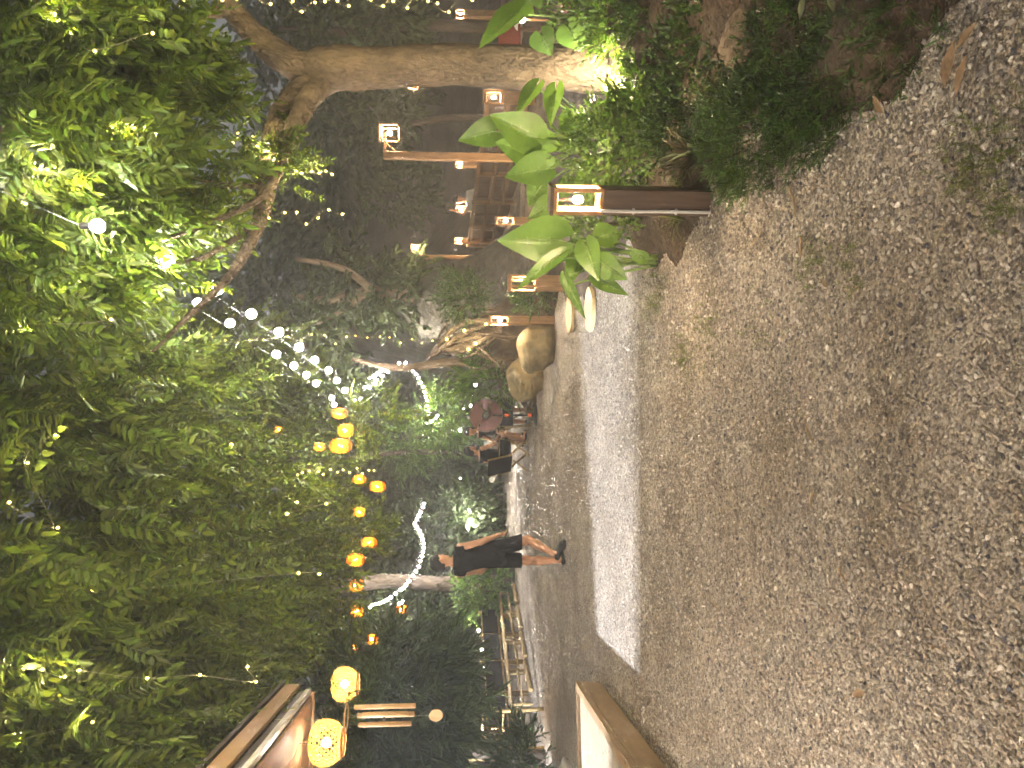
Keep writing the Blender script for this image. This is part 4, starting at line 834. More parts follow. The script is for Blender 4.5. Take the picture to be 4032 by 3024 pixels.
def crown_lights(label, px, d, watts):
    pts = [W(x, y, d+random.uniform(-.3, .3)) for x, y in px]
    return string_light(label, pts, .011*d/5, watts, fairy_me, 1, YEL, .012, M['wire_pale'], .0016, 'fairy light strings', 'fairy_lights')
crown_lights('fairy lights threaded through the crown at the near right', [(95, 122), (118, 30), (128, 45), (180, 72), (205, 110), (330, 72)], 4.3, 1.17)
crown_lights('fairy lights threaded through the crown beside the leaning limb', [(212, 282), (244, 284), (258, 277), (290, 277), (310, 284)], 4.6, 0.91)
crown_lights('fairy lights in the crown at the very top edge', [(55, 440), (88, 365), (102, 366), (120, 360), (175, 400)], 4.2, 1.17)
crown_lights('fairy lights deep in the crown by the first globe bulb', [(150, 620), (240, 690), (60, 700)], 4.5, 1.17)
crown_lights('fairy lights in the middle of the hanging crown', [(120, 940), (60, 1000), (125, 1140), (20, 1085)], 5.6, 0.91)
crown_lights('fairy lights in the crown over the tall flared lantern', [(500, 960), (642, 1085), (705, 1088), (620, 1110)], 8.5, 1.43)
crown_lights('fairy lights in the crown above the walking man', [(85, 1212), (200, 1275), (645, 1238), (690, 1240)], 6.4, 0.91)
crown_lights('fairy lights in the crown above the eave', [(50, 1446), (92, 1446), (140, 1462), (171, 1448), (318, 1465), (432, 1458), (553, 1473), (535, 1440)], 5.2, 1.17)
crown_lights('fairy lights in the crown nearest the building', [(40, 1600), (200, 1560)], 4.9, 1.43)
crown_lights('fairy lights on the brown root bank', [(965, 733), (1003, 714), (1028, 742), (1012, 755), (1050, 700)], 12.3, 1.17)

# =====================================================================  boulders, roots, slabs
def boulder(label, c, rad, m, seed, name='boulder', flat=.0, cat='boulder'):
    r = np.random.default_rng(seed); mb = MB().ball((0, 0, 0), 1, 22, 15); V = np.array(mb.v)
    off = r.normal(size=(7, 3)); off /= np.linalg.norm(off, axis=1, keepdims=True); cut = .62+.3*r.random(7)
    for o_, c_ in zip(off, cut):
        d = V@o_ - c_; k = d > 0; V[k] -= np.outer(d[k]*.85, o_)
    V += .045*np.stack([np.sin(V[:, 1]*5+seed)+np.sin(V[:, 2]*9), np.sin(V[:, 0]*6+seed)+np.sin(V[:, 2]*8), np.sin(V[:, 0]*7)+np.sin(V[:, 1]*8)], 1)
    V *= np.array(rad); mb.v = [tuple(v) for v in V]; o = mb.build(name, m, None, True); o.location = c; return tag(o, label, cat)
c = W(1160, 752, 11.4); c.z = .20; boulder('large tan boulder with mossy top beside the tan lantern post', c, (.41, .36, .34), M['rock'], 3)
c = W(1125, 818, 13.0); c.z = .24; boulder('rounded mossy boulder nearest the pedestal fan', c, (.42, .36, .36), M['rock'], 5)
c = W(1625, 85, 3.6); boulder('brown earth-stained rock on the bank between the two dark shrubs', c, (.30, .3, .14), M['rock_brown'], 8)
rt = thing('root_bank', 'brown tangle of exposed roots on the slope above the boulders', 'roots', W(1100, 745, 12.8))
inv = rt.location; ec = W(1100, 735, 14.6); em = heightfield('earth', -1.7, 1.6, -1.1, 1.3, 60, 50, lambda x, y: 1.35*np.exp(-(((x-.15)/.8)**2+((y-.25)/.7)**2))+.55*np.exp(-(((x+.75)/.6)**2+(y/.6)**2))+.035*wavy(x*7, y*7)+.02*wavy(x*17, y*15)-.15, M['rock_brown'])
em.parent = rt; em.location = Vector((ec.x, ec.y, 0))-inv
for k in range(16):
    x0, y0 = random.uniform(930, 1000), random.uniform(715, 770); x1, y1 = random.uniform(1060, 1125), random.uniform(665, 800)
    if k < 5: x0, y0, x1, y1 = 925+k*6, 775-k*8, 1085, 690+k*6
    mid = W((x0+x1)/2+random.uniform(-30, 20), (y0+y1)/2+random.uniform(-45, 45), 12.6+random.uniform(-.15, .2)); rk = random.uniform(.4, 1.7)
    pr = smoothpath([(W(x0, y0, 13.0)-inv, .05 if k < 5 else .014*rk), (mid-inv, .06 if k < 5 else .018*rk), (W(x1, y1, 12.45)-inv, .03 if k < 5 else .008)], 4)
    MB().tube([p for p, r in pr], [r for p, r in pr], 6, wob=.2).build('root', M['bark'], rt, True)
for (x, y, lab) in [(1226, 678, 'pale oval wooden slab lying farther along the gravel edge'), (1268, 668, 'pale oval wooden slab partly under the drooping leaf tips')]:
    c = WG(x, y, .06); n = 28
    mb = MB(); rx, ry = .23, .25
    ring = [(rx*math.cos(a)*(1+.06*math.sin(2*a+1)), ry*math.sin(a)*(1-.05*math.cos(a))) for a in np.linspace(0, 2*math.pi, n, endpoint=False)]
    for z, s in ((-.045, .97), (-.04, 1), (-.008, 1), (0, .97)): mb.v += [(px*s, py*s, z) for px, py in ring]
    for r in range(3): mb.f += [(r*n+k, r*n+(k+1) % n, (r+1)*n+(k+1) % n, (r+1)*n+k) for k in range(n)]
    mb.f += [tuple(range(n))[::-1], tuple(range(3*n, 4*n))]; o = mb.build('wooden_slab', M['slab_wood']); o.location = (c.x, c.y, .05); o.rotation_euler = (0, 0, R(6)); tag(o, lab, 'slab', 'oval wooden slabs')

# =====================================================================  terrace railing and red board at the right
def seg(a, b, n): return [a.lerp(b, i/n) for i in range(n+1)]
M['rail_wood'] = mat('rail_wood', (.16, .095, .05), (.09, .052, .028), .65, 6, (5, 5, .6), .3, 12)
ra, rb = W(1056, 200, 11.9), W(1012, 530, 20.4); rt = thing('terrace_railing', 'long wooden railing behind the elephant-ear leaves, running back to the slope', 'railing', (ra.x, ra.y, 0)); inv = rt.location
for k, dz in enumerate((0, -.33, -.62)): MB().beam(ra-inv+Vector((0, 0, dz)), rb-inv+Vector((0, 0, dz)), .06, .075, .005).build('rail', M['rail_wood'], rt)
for k in range(7): q0, q1 = ra.lerp(rb, k/7+.004), ra.lerp(rb, (k+1)/7-.004); MB().beam(q0-inv+Vector((.06, .03, -.45)), q1-inv+Vector((.06, .03, -.45)), .03, .8, .004).build('panel', M['post_wood'], rt)
for p in seg(ra, rb, 5): MB().box(p-inv+Vector((0, 0.001, -.42)), (.085, .085, .95), None, .005).build('rail_post', M['rail_wood'], rt)
p = W(1100, 95, 9.5); t = thing('red_board', 'red painted board on legs behind the long pointed leaf', 'board', (p.x, p.y, .1))
MB().box((0, 0, p.z-.1), (.5, .03, .28), None, .004).build('panel', M['red_paint'], t)
for s in (-1, 1): MB().box((s*.2, .03, (p.z-.1)/2), (.04, .03, p.z-.1+.1), None, .003).build('leg', M['post_wood'], t)
p = W(1195, 12, 7.6); t = thing('planter_box', 'salmon-coloured planter at the far right edge under the shaded lamp', 'planter', (p.x+.1, p.y, .12))
MB().lathe((0, 0, 0), [(.10, 0), (.14, .2), (.155, .21), (.155, .24), (.14, .24), (.13, .2)], 18).build('pot', M['red_paint'], t)
# =====================================================================  bench row with black backs at the left
fa, fb_ = W(1128, 1548, 14.6), W(1105, 1298, 19.2)
fa.z = fb_.z = 0; dirv = (fb_-fa).normalized(); nrm = Vector((dirv.y, -dirv.x, 0)); ang = math.atan2(dirv.y, dirv.x); LL = (fb_-fa).length
NB = 4; bl = LL/NB
labs = ['black-backed bamboo bench nearest the glowing lantern', 'black-backed bamboo bench with the first amber bulb over it', 'black-backed bamboo bench third from the glowing lantern', 'black-backed bamboo bench farthest along, beside the leafy bush']
for i in range(NB):
    c = fa + dirv*(bl*(i+.5)); t = thing('bamboo_bench', labs[i], 'bench', c, ang, 'bamboo benches with black backs'); h = bl/2*.94
    MB().box((0, .22, .67), (h*2, .02, .36), None, .006).build('backrest', M['canvas'], t)
    for z in (.47, .86): MB().tube([(-h, .25, z), (h, .25, z)], .022, 8).build('rail', M['bamboo'], t)
    for x in (-h*.96, h*.96):
        MB().tube([(x, .27, -.02), (x, .27, .95)], .026, 8).build('leg', M['bamboo'], t); MB().tube([(x, -.22, -.02), (x, -.22, .42)], .026, 8).build('leg', M['bamboo'], t)
    for k in range(6): MB().tube([(-h, -.24+.085*k, .40), (h, -.24+.085*k, .40)], .02, 7).build('slat', M['bamboo'], t)
    MB().tube([(-h, -.26, .2), (h, -.26, .22)], .022, 7).build('stretcher', M['bamboo'], t)
    MB().tube([(-h*.9, -.5, .05), (h*1.02, -.45, .06)], .05, 8).build('foot_rail', M['bamboo'], t)
lp = W(1066, 1590, 12.6); t = thing('hanging_lantern', 'glowing open box lantern on a bamboo frame at the left end of the benches', 'lantern', (lp.x, lp.y, 0)); z = lp.z
f = MB()
for sx in (-1, 1):
    for sy in (-1, 1): f.box((sx*.085, sy*.085, z), (.016, .016, .26))
for zz in (-.13, .13):
    for s in (-1, 1): f.box((0, s*.085, z+zz), (.152, .016, .018)); f.box((s*.085, 0, z+zz), (.016, .152, .018))
f.build('lantern_frame', M['lamp_wood'], t); MB().ball((0, 0, z+.02), .034, 10, 8).build('bulb', M['bulb'], t); point_light('bench_lantern_light', (0, 0, z+.02), 12, WARM, .045, t)
MB().tube([(-.28, .1, -.02), (-.25, .1, 1.5)], .035, 8).build('post', M['bamboo'], t); MB().tube([(-.55, .3, -.02), (-.52, .3, 1.35)], .03, 8).build('post', M['bamboo'], t); MB().tube([(.38, .1, -.02), (.36, .1, 1.2)], .035, 8).build('post', M['bamboo'], t)
MB().tube([(-.3, .1, z+.2), (.4, .1, z+.18)], .018, 8).build('crossbar', M['bamboo'], t); MB().tube([(-.3, .1, z-.16), (.4, .1, z-.17)], .018, 8).build('crossbar', M['bamboo'], t)
p = Vector((-6.45, 12.6, 0)); boulder('pale rounded stone at the left edge beside the fern clump', Vector((-5.05, 9.6, .06)), (.32, .26, .18), M['plaster'], 21)

# =====================================================================  folding chairs, table, pedestal fan
def chair(label, base, rz, side_panel=True):
    t = thing('folding_chair', label, 'chair', base, rz, 'black canvas folding chairs'); w2 = .27       # faces local +y
    for s in (-1, 1):
        MB().beam((s*w2, -.22, 0), (s*w2, .20, .43), .022, .035, .004).build('leg', M['bamboo'], t); MB().beam((s*w2*.92, .22, 0), (s*w2*.92, -.20, .43), .022, .035, .004).build('leg', M['bamboo'], t)
        MB().beam((s*w2*1.04, -.20, .36), (s*w2*1.04, -.34, .86), .022, .035, .004).build('back_post', M['bamboo'], t)
        MB().beam((s*w2*1.1, -.26, .62), (s*w2*1.1, .22, .60), .04, .02, .004).build('armrest', M['bamboo'], t); MB().beam((s*w2*1.1, .17, .40), (s*w2*1.1, .19, .60), .02, .03, .004).build('arm_post', M['bamboo'], t)
    mb = MB(); n = 6
    for i in range(n+1):
        q = i/n; mb.v += [(-w2, -.20+.42*q, .42-.04*math.sin(math.pi*q)), (w2, -.20+.42*q, .42-.04*math.sin(math.pi*q)), (-w2, -.20+.42*q, .41-.04*math.sin(math.pi*q)), (w2, -.20+.42*q, .41-.04*math.sin(math.pi*q))]
    for i in range(n): a = 4*i; mb.f += [(a, a+1, a+5, a+4), (a+3, a+2, a+6, a+7), (a, a+4, a+6, a+2), (a+1, a+3, a+7, a+5)]
    mb.build('seat', M['canvas'], t); MB().beam((0, -.205, .36), (0, -.335, .84), .54, .012, .003, up=(0, 1, .3)).build('backrest', M['canvas'], t)
    return t
SD = 15.6
cw = W(1135, 983, SD); cw.z = 0; chair('black canvas folding chair under the seated person in black', cw, R(-48))
cf = W(1130, 893, 15.2); cf.z = 0; chair('black canvas folding chair behind the pedestal fan', cf, R(8))
tp = W(1125, 935, 16.0); tp.z = 0; t = thing('camp_table', 'low slatted camp table between the seated people', 'table', tp, R(10), None)
for k in range(6): MB().box((0, -.25+.1*k, .44), (.5, .088, .018), None, .003).build('slat', M['tube_wood'], t)
for sx in (-1, 1):
    for sy in (-1, 1): MB().beam((sx*.22, sy*.24, 0), (sx*.22, -sy*.2, .43), .025, .025).build('leg', M['tube_wood'], t)
fp = W(1157, 897, 14.0); fp.z = 0; t = thing('pedestal_fan', 'pedestal fan with round wire cage, orange collars and black base', 'fan', fp, R(6))
MB().lathe((0, 0, 0), [(.22, 0), (.23, .012), (.20, .03), (.10, .055), (.04, .07), (.035, .09)], 28).build('base', M['black'], t, True)
MB().lathe((0, 0, .085), [(.03, 0), (.032, .05), (.022, .07)], 14).build('collar', M['orange'], t); MB().tube([(0, 0, .08), (0, 0, .80)], .016, 10).build('pole', M['black'], t)
MB().lathe((0, 0, .50), [(.016, 0), (.03, .01), (.03, .07), (.018, .09)], 14).build('collar', M['orange'], t)
MB().tube([(0, 0, .56), (0, 0, .80)], .012, 10).build('neck', M['orange'], t)
hz = .93; rc = .31; cg = MB()
for yy, rr_ in ((-.06, .30), (.05, .30), (-.005, rc), (-.075, .2), (-.085, .1), (.065, .2)):
    cg.tube([Vector((rr_*math.cos(a), yy, hz+rr_*math.sin(a))) for a in np.linspace(0, 2*math.pi, 33)], .0022 if rr_ < .3 else .0045, 5, False)
for k in range(36):
    a = 2*math.pi*k/36; q = lambda r, y: Vector((r*math.cos(a), y, hz+r*math.sin(a)))
    cg.tube([q(.04, -.09), q(.2, -.075), q(.30, -.05), q(rc, -.005), q(.30, .05), q(.2, .065), q(.05, .07)], .0012, 4, False)
cg.build('cage', M['metal'], t)
MB().tube([(0, .05, hz), (0, .10, hz), (0, .24, hz-.01), (0, .26, hz-.01)], [.05, .075, .07, .04], 16).build('motor', M['black'], t, True)
MB().tube([(0, -.05, hz), (0, -.095, hz), (0, -.105, hz)], [.075, .075, .06], 20).build('hub', M['black'], t)
M['fan_blade'] = mat('fan_blade', (.17, .075, .07), (.13, .06, .055), .35, 5, bump=0, trans=.4)
for k in range(3):
    mb = MB(); a0 = 2*math.pi*k/3+.4
    for i in range(7):
        a = a0 + i*.33
        for r in (.045, .14, .25, .29):
            mb.v.append((r*math.cos(a+.15*(r/.27)), .03-.011*i, hz+r*math.sin(a+.15*(r/.27))))
    for i in range(6):
        for j in range(3): q = i*4+j; mb.f.append((q, q+1, q+5, q+4))
    mb.build('blade', M['fan_blade'], t, True)

# =====================================================================  people: one smooth skin from blended tapered capsules
def sdf_mesh(name, prims, h, k, m, parent, clips=()):
    pts = np.array([p for q in prims for p in (q[1], q[2])]); rm = max(max(q[3], q[4]) for q in prims); lo = pts.min(0)-rm-.04; hi = pts.max(0)+rm+.04
    n = np.ceil((hi-lo)/h).astype(int)+1; F = np.full(n, 1.0); ax = [lo[i]+h*np.arange(n[i]) for i in range(3)]
    for q in prims:
        a, b, r0, r1 = np.array(q[1], float), np.array(q[2], float), q[3], q[4]; sc = np.array(q[5] if len(q) > 5 else (1, 1, 1), float); kk = q[6] if len(q) > 6 else k
        mg = max(r0, r1)*sc.max()+kk+.02; l = np.maximum(((np.minimum(a, b)-mg-lo)/h).astype(int), 0); u = np.minimum(((np.maximum(a, b)+mg-lo)/h).astype(int)+2, n)
        X, Y, Z = np.meshgrid(*[ax[i][l[i]:u[i]] for i in range(3)], indexing='ij'); P = np.stack([X, Y, Z], -1)
        ba = (b-a)/sc; pa = (P-a)/sc; t = np.clip((pa@ba)/max(ba@ba, 1e-9), 0, 1); d = (np.linalg.norm(pa-t[..., None]*ba, axis=-1)-(r0+(r1-r0)*t))*sc.min()
        S = F[l[0]:u[0], l[1]:u[1], l[2]:u[2]]; hh = np.clip(.5+.5*(S-d)/kk, 0, 1); F[l[0]:u[0], l[1]:u[1], l[2]:u[2]] = S+(d-S)*hh-kk*hh*(1-hh)
    if clips:
        X, Y, Z = np.meshgrid(*ax, indexing='ij')
        for (o, nn) in clips: F = np.maximum(F, (X-o[0])*nn[0]+(Y-o[1])*nn[1]+(Z-o[2])*nn[2])
    s = F < 0; c8 = [(i, j, k_) for i in (0, 1) for j in (0, 1) for k_ in (0, 1)]; N = [q-1 for q in n]
    cnt = sum(s[i:i+N[0], j:j+N[1], k_:k_+N[2]].astype(int) for i, j, k_ in c8); act = (cnt > 0) & (cnt < 8); I = np.argwhere(act); vid = -np.ones(N, int); vid[act] = np.arange(len(I))
    acc = np.zeros((len(I), 3)); w_ = np.zeros(len(I))
    for i, a in enumerate(c8):
        for b in c8[i+1:]:
            if sum(abs(a[q]-b[q]) for q in range(3)) != 1: continue
            fa_ = F[I[:, 0]+a[0], I[:, 1]+a[1], I[:, 2]+a[2]]; fb2 = F[I[:, 0]+b[0], I[:, 1]+b[1], I[:, 2]+b[2]]; x = (fa_ < 0) != (fb2 < 0)
            t = np.where(x, fa_/np.where(x, fa_-fb2, 1), 0); p = np.array(a)+t[:, None]*(np.array(b)-np.array(a)); acc[x] += p[x]; w_[x] += 1
    V = lo+h*(I+acc/np.maximum(w_, 1)[:, None]); Q = []
    for axn in range(3):
        o1, o2 = [(1, 2), (2, 0), (0, 1)][axn]; d = np.zeros(3, int); d[axn] = 1; e1_ = np.zeros(3, int); e1_[o1] = 1; e2_ = np.zeros(3, int); e2_[o2] = 1
        A = s[1:-1, 1:-1, 1:-1]; B = s[1+d[0]:n[0]-1+d[0], 1+d[1]:n[1]-1+d[1], 1+d[2]:n[2]-1+d[2]]; J = np.argwhere(A != B)+1
        J = J[(J < np.array(N)).all(1)]
        if len(J) == 0: continue
        g = lambda o: vid[(J-o)[:, 0], (J-o)[:, 1], (J-o)[:, 2]]
        q = np.stack([g(0*d), g(e1_), g(e1_+e2_), g(e2_)], 1); fl = s[J[:, 0], J[:, 1], J[:, 2]]; q[~fl] = q[~fl][:, ::-1]; Q.append(q)
    Q = np.concatenate(Q); Q = Q[(Q >= 0).all(1)]; me = quads_mesh(name, V, Q); me.polygons.foreach_set('use_smooth', [True]*len(me.polygons)); return link(name, me, m, parent)
def C(a, b, r0, r1, sc=(1, 1, 1), k=None): return ('c', a, b, r0, r1, sc) if k is None else ('c', a, b, r0, r1, sc, k)
def lerp3(a, b, t): return tuple(a[i]+(b[i]-a[i])*t for i in range(3))
def hand(w_, dir_, side, s=1.0, curl=.5):     # palm + four fingers + thumb
    w_ = np.array(w_, float); d = np.array(dir_, float); d /= np.linalg.norm(d); sd = np.array(side, float); sd -= d*sd.dot(d); sd /= np.linalg.norm(sd); nr = np.cross(d, sd); out = []
    pe = w_+d*.085*s; out.append(C(tuple(w_), tuple(pe), .026*s, .030*s, (1, 1, 1), .012))
    for i, (o, L) in enumerate(((-.027, .062), (-.009, .075), (.009, .07), (.027, .055))):
        b = pe+sd*o*s; m1 = b+(d*.55+nr*curl*.35)*L*s; e = m1+(d*.4+nr*curl*.75)*L*.8*s; out += [C(tuple(b), tuple(m1), .010*s, .009*s, (1, 1, 1), .004), C(tuple(m1), tuple(e), .009*s, .0075*s, (1, 1, 1), .004)]
    b = w_+d*.03*s+sd*-.022*s; m1 = b+(d*.5-sd*.7+nr*.3)*.045*s; out += [C(tuple(b), tuple(m1), .013*s, .011*s, (1, 1, 1), .006), C(tuple(m1), tuple(m1+(d*.8-sd*.1+nr*.4)*.035*s), .010*s, .008*s, (1, 1, 1), .006)]
    return out
def head(c, face, s=1.0, tilt=0):          # returns head prims and hair prims, face = horizontal look direction
    c = np.array(c, float); f = np.array(face, float); f /= np.linalg.norm(f); r = np.cross(f, (0, 0, 1.)); r /= np.linalg.norm(r); u = np.array((0, 0, 1.)); P = lambda a, b, z: tuple(c+(r*a+f*b+u*z)*s)
    H = [C(P(0, -.015, .03), P(0, .01, .03), .088*s, .082*s, (1, 1, 1.08)), C(P(0, .03, -.02), P(0, .055, -.075), .066*s, .040*s), C(P(0, .085, -.005), P(0, .105, -.028), .011*s, .015*s, (1, 1, 1), .012),
         C(P(-.016, .082, -.062), P(.016, .082, -.062), .009*s, .009*s, (1, 1, 1), .008)]
    for a in (-1, 1): H += [C(P(a*.088, -.008, .018), P(a*.086, -.004, -.028), .015*s, .010*s, (1, 1, 1), .01), C(P(a*.03, .078, .028), P(a*.042, .074, .03), .012*s, .010*s, (1, 1, 1), .012)]
    HR = [C(P(0, -.028, .052), P(0, .02, .068), .094*s, .082*s, (1, 1, 1.0)), C(P(0, -.055, .03), P(0, -.06, -.03), .07*s, .055*s), C(P(-.05, .0, .06), P(.05, .0, .06), .05*s, .05*s)]
    return H, HR
def ground_person(name, label, base, scale=1.0, rz=0): t = thing(name, label, 'person', base, rz); return t

# ---- the walking man (x right, y away, z up; seen from behind, heading right and away)
mb0 = W(1218, 1204, 10.15); mb0.z = 0
man = ground_person('person', 'person in black sleeveless top and shorts walking away across the gravel', mb0)
hd = (-.045, .03, 1.655); H, HR = head(hd, (.8, .6, 0), 1.0)
shL, shR, hipL, hipR = (-.185, .02, 1.40), (.155, -.04, 1.40), (-.02, .03, .93), (.13, -.03, .93)
elR, wrR = (.225, -.03, 1.13), (.30, .05, .90); elL, wrL = (-.20, .16, 1.12), (-.12, .30, .95)
knL, anL, knR, anR = (-.06, .10, .50), (-.04, .0, .085), (.23, .06, .49), (.09, -.17, .17)
torso = [C((-.01, 0, 1.36), (.04, -.005, 1.16), .135, .125, (1.22, .82, 1)), C((.04, 0, 1.16), (.055, 0, .97), .122, .138, (1.18, .88, 1)), C(shL, shR, .066, .066, (1, 1, 1)), C((-.03, 0, 1.46), (-.01, 0, 1.38), .07, .10, (1.4, .9, 1))]
legs = [C(hipL, knL, .090, .060), C(knL, lerp3(knL, anL, .35), .055, .058), C(lerp3(knL, anL, .35), anL, .058, .036), C(hipR, knR, .090, .060), C(knR, lerp3(knR, anR, .35), .055, .058), C(lerp3(knR, anR, .35), anR, .058, .036)]
feet = [C((-.04, -.03, .05), (.01, .11, .035), .036, .036, (1, 1, .8)), C(anR, (.07, -.18, .13), .036, .036), C((.07, -.18, .13), (.20, -.10, .045), .036, .03)]
arms = [C(shR, elR, .056, .042), C(elR, lerp3(elR, wrR, .3), .042, .041), C(lerp3(elR, wrR, .3), wrR, .041, .027), C(shL, elL, .056, .042), C(elL, wrL, .041, .027)]
body = [C((-.035, .015, 1.42), (-.045, .03, 1.60), .060, .054)] + H + [C(p[1], p[2], p[3]*.93, p[4]*.93, p[5]) for p in torso] + legs + feet + arms + hand(wrR, (.10, .25, -1), (-.4, 1, 0), 1, .7) + hand(wrL, (.3, .8, -.5), (1, 0, .3), 1, .6)
sdf_mesh('body', body, .0085, .03, M['skin'], man)
sdf_mesh('hair', HR, .008, .03, M['hair'], man, [((hd[0]+.8*.075, hd[1]+.6*.075, hd[2]), (.66, .5, -.56)), ((0, 0, hd[2]-.055), (0, 0, -1))])
top_ = [C(p[1], p[2], p[3]+.010, p[4]+.010, p[5]) for p in torso] + [C(shL, lerp3(shL, shR, .5), .070, .075), C((.05, 0, 1.0), (.06, 0, .92), .15, .155, (1.16, .88, 1))]
sdf_mesh('sleeveless_top', top_, .0085, .03, M['cloth_black'], man, [((0, 0, .905), (0, 0, -1)), ((-.04, .01, 1.492), (0, 0, 1)), ((.205, 0, 1.3), (1, 0, .15)), ((-.235, 0, 1.3), (-1, 0, .15))])
sh = [C((.055, 0, .98), (.055, 0, .90), .142, .15, (1.16, .9, 1)), C(hipL, lerp3(hipL, knL, .95), .112, .095, (1, 1, 1), .012), C(hipR, lerp3(hipR, knR, .95), .112, .098, (1, 1, 1), .012)]
sdf_mesh('shorts', sh, .0085, .03, M['cloth_black'], man, [((0, 0, .575), (0, 0, -1)), ((0, 0, 1.0), (0, 0, 1))])
sdf_mesh('shoe', [C((-.045, -.05, .028), (.02, .14, .028), .046, .05, (1, 1, .62)), C((-.02, .03, .05), (.015, .12, .05), .043, .042)], .007, .02, M['shoe'], man, [((0, 0, .002), (0, 0, -1))])
sdf_mesh('shoe', [C((.055, -.205, .125), (.21, -.09, .03), .046, .048, (1, 1, .85)), C((.12, -.15, .105), (.2, -.1, .055), .042, .04)], .007, .02, M['shoe'], man)

# ---- the seated person in black (local +y is the way they face)
def seated(label, base, rz, top_mat, hair_long=False, lean=.1, arm='down'):
    t = ground_person('person', label, base, 1, rz); hd = (0, .02+lean, 1.17); H, HR = head(hd, (0, 1, 0), .98)
    sL, sR = (-.18, lean*.6-.04, .95), (.18, lean*.6-.04, .95); kL, kR = (-.12, .40, .47), (.12, .40, .47); aL, aR = (-.12, .46, .08), (.11, .36, .08)
    tor = [C((0, lean*.5-.04, .90), (0, -.02, .70), .125, .118, (1.2, .82, 1)), C((0, -.02, .70), (0, -.04, .54), .118, .135, (1.2, .9, 1)), C(sL, sR, .06, .06)]
    eL, wL = (-.27, .02, .68), (-.14, .26, .60); eR, wR = (.25, .10, .70), (.14, .32, .62)
    lg = [C((-.09, -.02, .52), kL, .085, .062), C(kL, aL, .058, .036), C((.09, -.02, .52), kR, .085, .062), C(kR, aR, .058, .036), C((-.12, .44, .05), (-.13, .60, .035), .036, .034), C((.11, .34, .05), (.12, .50, .035), .036, .034)]
    ar = [C(sL, eL, .052, .040), C(eL, wL, .038, .026), C(sR, eR, .052, .040), C(eR, wR, .038, .026)]
    sdf_mesh('body', [C((0, lean*.6-.03, .97), (0, lean*.9, 1.10), .055, .050)] + H + [C(p[1], p[2], p[3]*.92, p[4]*.92, p[5]) for p in tor] + lg + ar + hand(wL, (.3, 1, -.2), (1, -.3, 0), .95) + hand(wR, (-.3, 1, -.2), (1, .3, 0), .95), .010, .028, M['skin'], t)
    if hair_long: HR = HR + [C((0, lean-.06, 1.14), (0, lean-.09, .98), .075, .05, (1.1, .8, 1))]
    sdf_mesh('hair', HR, .009, .03, M['hair'], t, [((0, hd[1]+.075, hd[2]), (0, .83, -.56))])
    sdf_mesh('top', [C(p[1], p[2], p[3]+.012, p[4]+.012, p[5]) for p in tor], .010, .03, top_mat, t, [((0, 0, .985), (0, 0, 1)), ((0, 0, .5), (0, 0, -1)), ((.205, 0, 0), (1, 0, 0)), ((-.205, 0, 0), (-1, 0, 0))])
    sdf_mesh('shorts', [C((0, -.04, .56), (0, -.03, .53), .135, .14, (1.2, .95, 1)), C((-.09, -.02, .53), lerp3((-.09, -.02, .53), kL, .8), .105, .09), C((.09, -.02, .53), lerp3((.09, -.02, .53), kR, .8), .105, .09)], .010, .03, M['cloth_black'], t, [((0, .31, 0), (0, 1, 0))])
    for a in (aL, aR): sdf_mesh('shoe', [C((a[0], a[1]-.03, .03), (a[0]-.01, a[1]+.16, .028), .044, .045, (1, 1, .7))], .009, .02, M['shoe'], t)
    return t
seated('person in black sitting sideways in the folding chair', Vector((cw.x, cw.y, .015)), R(-48), M['cloth_black'])
seated('person in a dusty red top sitting behind the pedestal fan', Vector((cf.x, cf.y, .015)), R(8), M['cloth_rose'], True, .05)
cz = W(1128, 925, 17.2); seated('dim person facing the others across the camp table', Vector((cz.x, cz.y, .0)), R(150), M['cloth_black'], True, .12)
chair('black canvas folding chair under the dim person across the table', Vector((cz.x, cz.y, -.012)), R(150))

M['cloth_pale'] = mat('cloth_pale', (.36, .35, .32), (.28, .27, .25), .85, 9, bump=.3, bscale=24, spec=.2)
# ---- someone on the terrace with an arm raised
pz = W(1060, 433, 18.9); pz.z = gz(pz.x, pz.y)+.0
dz = W(1000, 433, 18.9).z - 1.52
t = ground_person('person', 'person in a pale shirt on the terrace raising one bent arm', Vector((pz.x, pz.y, dz)))
H, HR = head((0, .02, 1.62), (-.6, -.8, 0), .98)
bodyp = [C((0, 0, 1.40), (0, 0, 1.56), .055, .05)] + H + [C((0, 0, 1.30), (0, 0, .98), .12, .13, (1.2, .8, 1)), C((-.17, 0, 1.38), (.17, 0, 1.38), .055, .055), C((-.08, 0, .92), (-.09, 0, .48), .085, .06), C((-.09, 0, .48), (-.09, .02, .08), .055, .036), C((.08, 0, .92), (.09, 0, .48), .085, .06), C((.09, 0, .48), (.09, .02, .08), .055, .036),
         C((-.09, .02, .05), (-.1, -.13, .035), .036, .03), C((.09, .02, .05), (.1, -.13, .035), .036, .03), C((-.17, 0, 1.38), (-.36, -.06, 1.52), .05, .04), C((-.36, -.06, 1.52), (-.30, -.12, 1.72), .04, .027), C((.17, 0, 1.38), (.25, -.04, 1.12), .05, .04), C((.25, -.04, 1.12), (.24, -.16, .92), .04, .027)] + hand((-.30, -.12, 1.72), (.3, 0, 1), (0, 1, 0)) + hand((.24, -.16, .92), (0, -.3, -1), (0, 1, 0))
sdf_mesh('body', bodyp, .011, .03, M['skin'], t); sdf_mesh('hair', HR, .010, .03, M['hair'], t, [((-.05, -.04, 1.62), (-.5, -.66, -.56))])
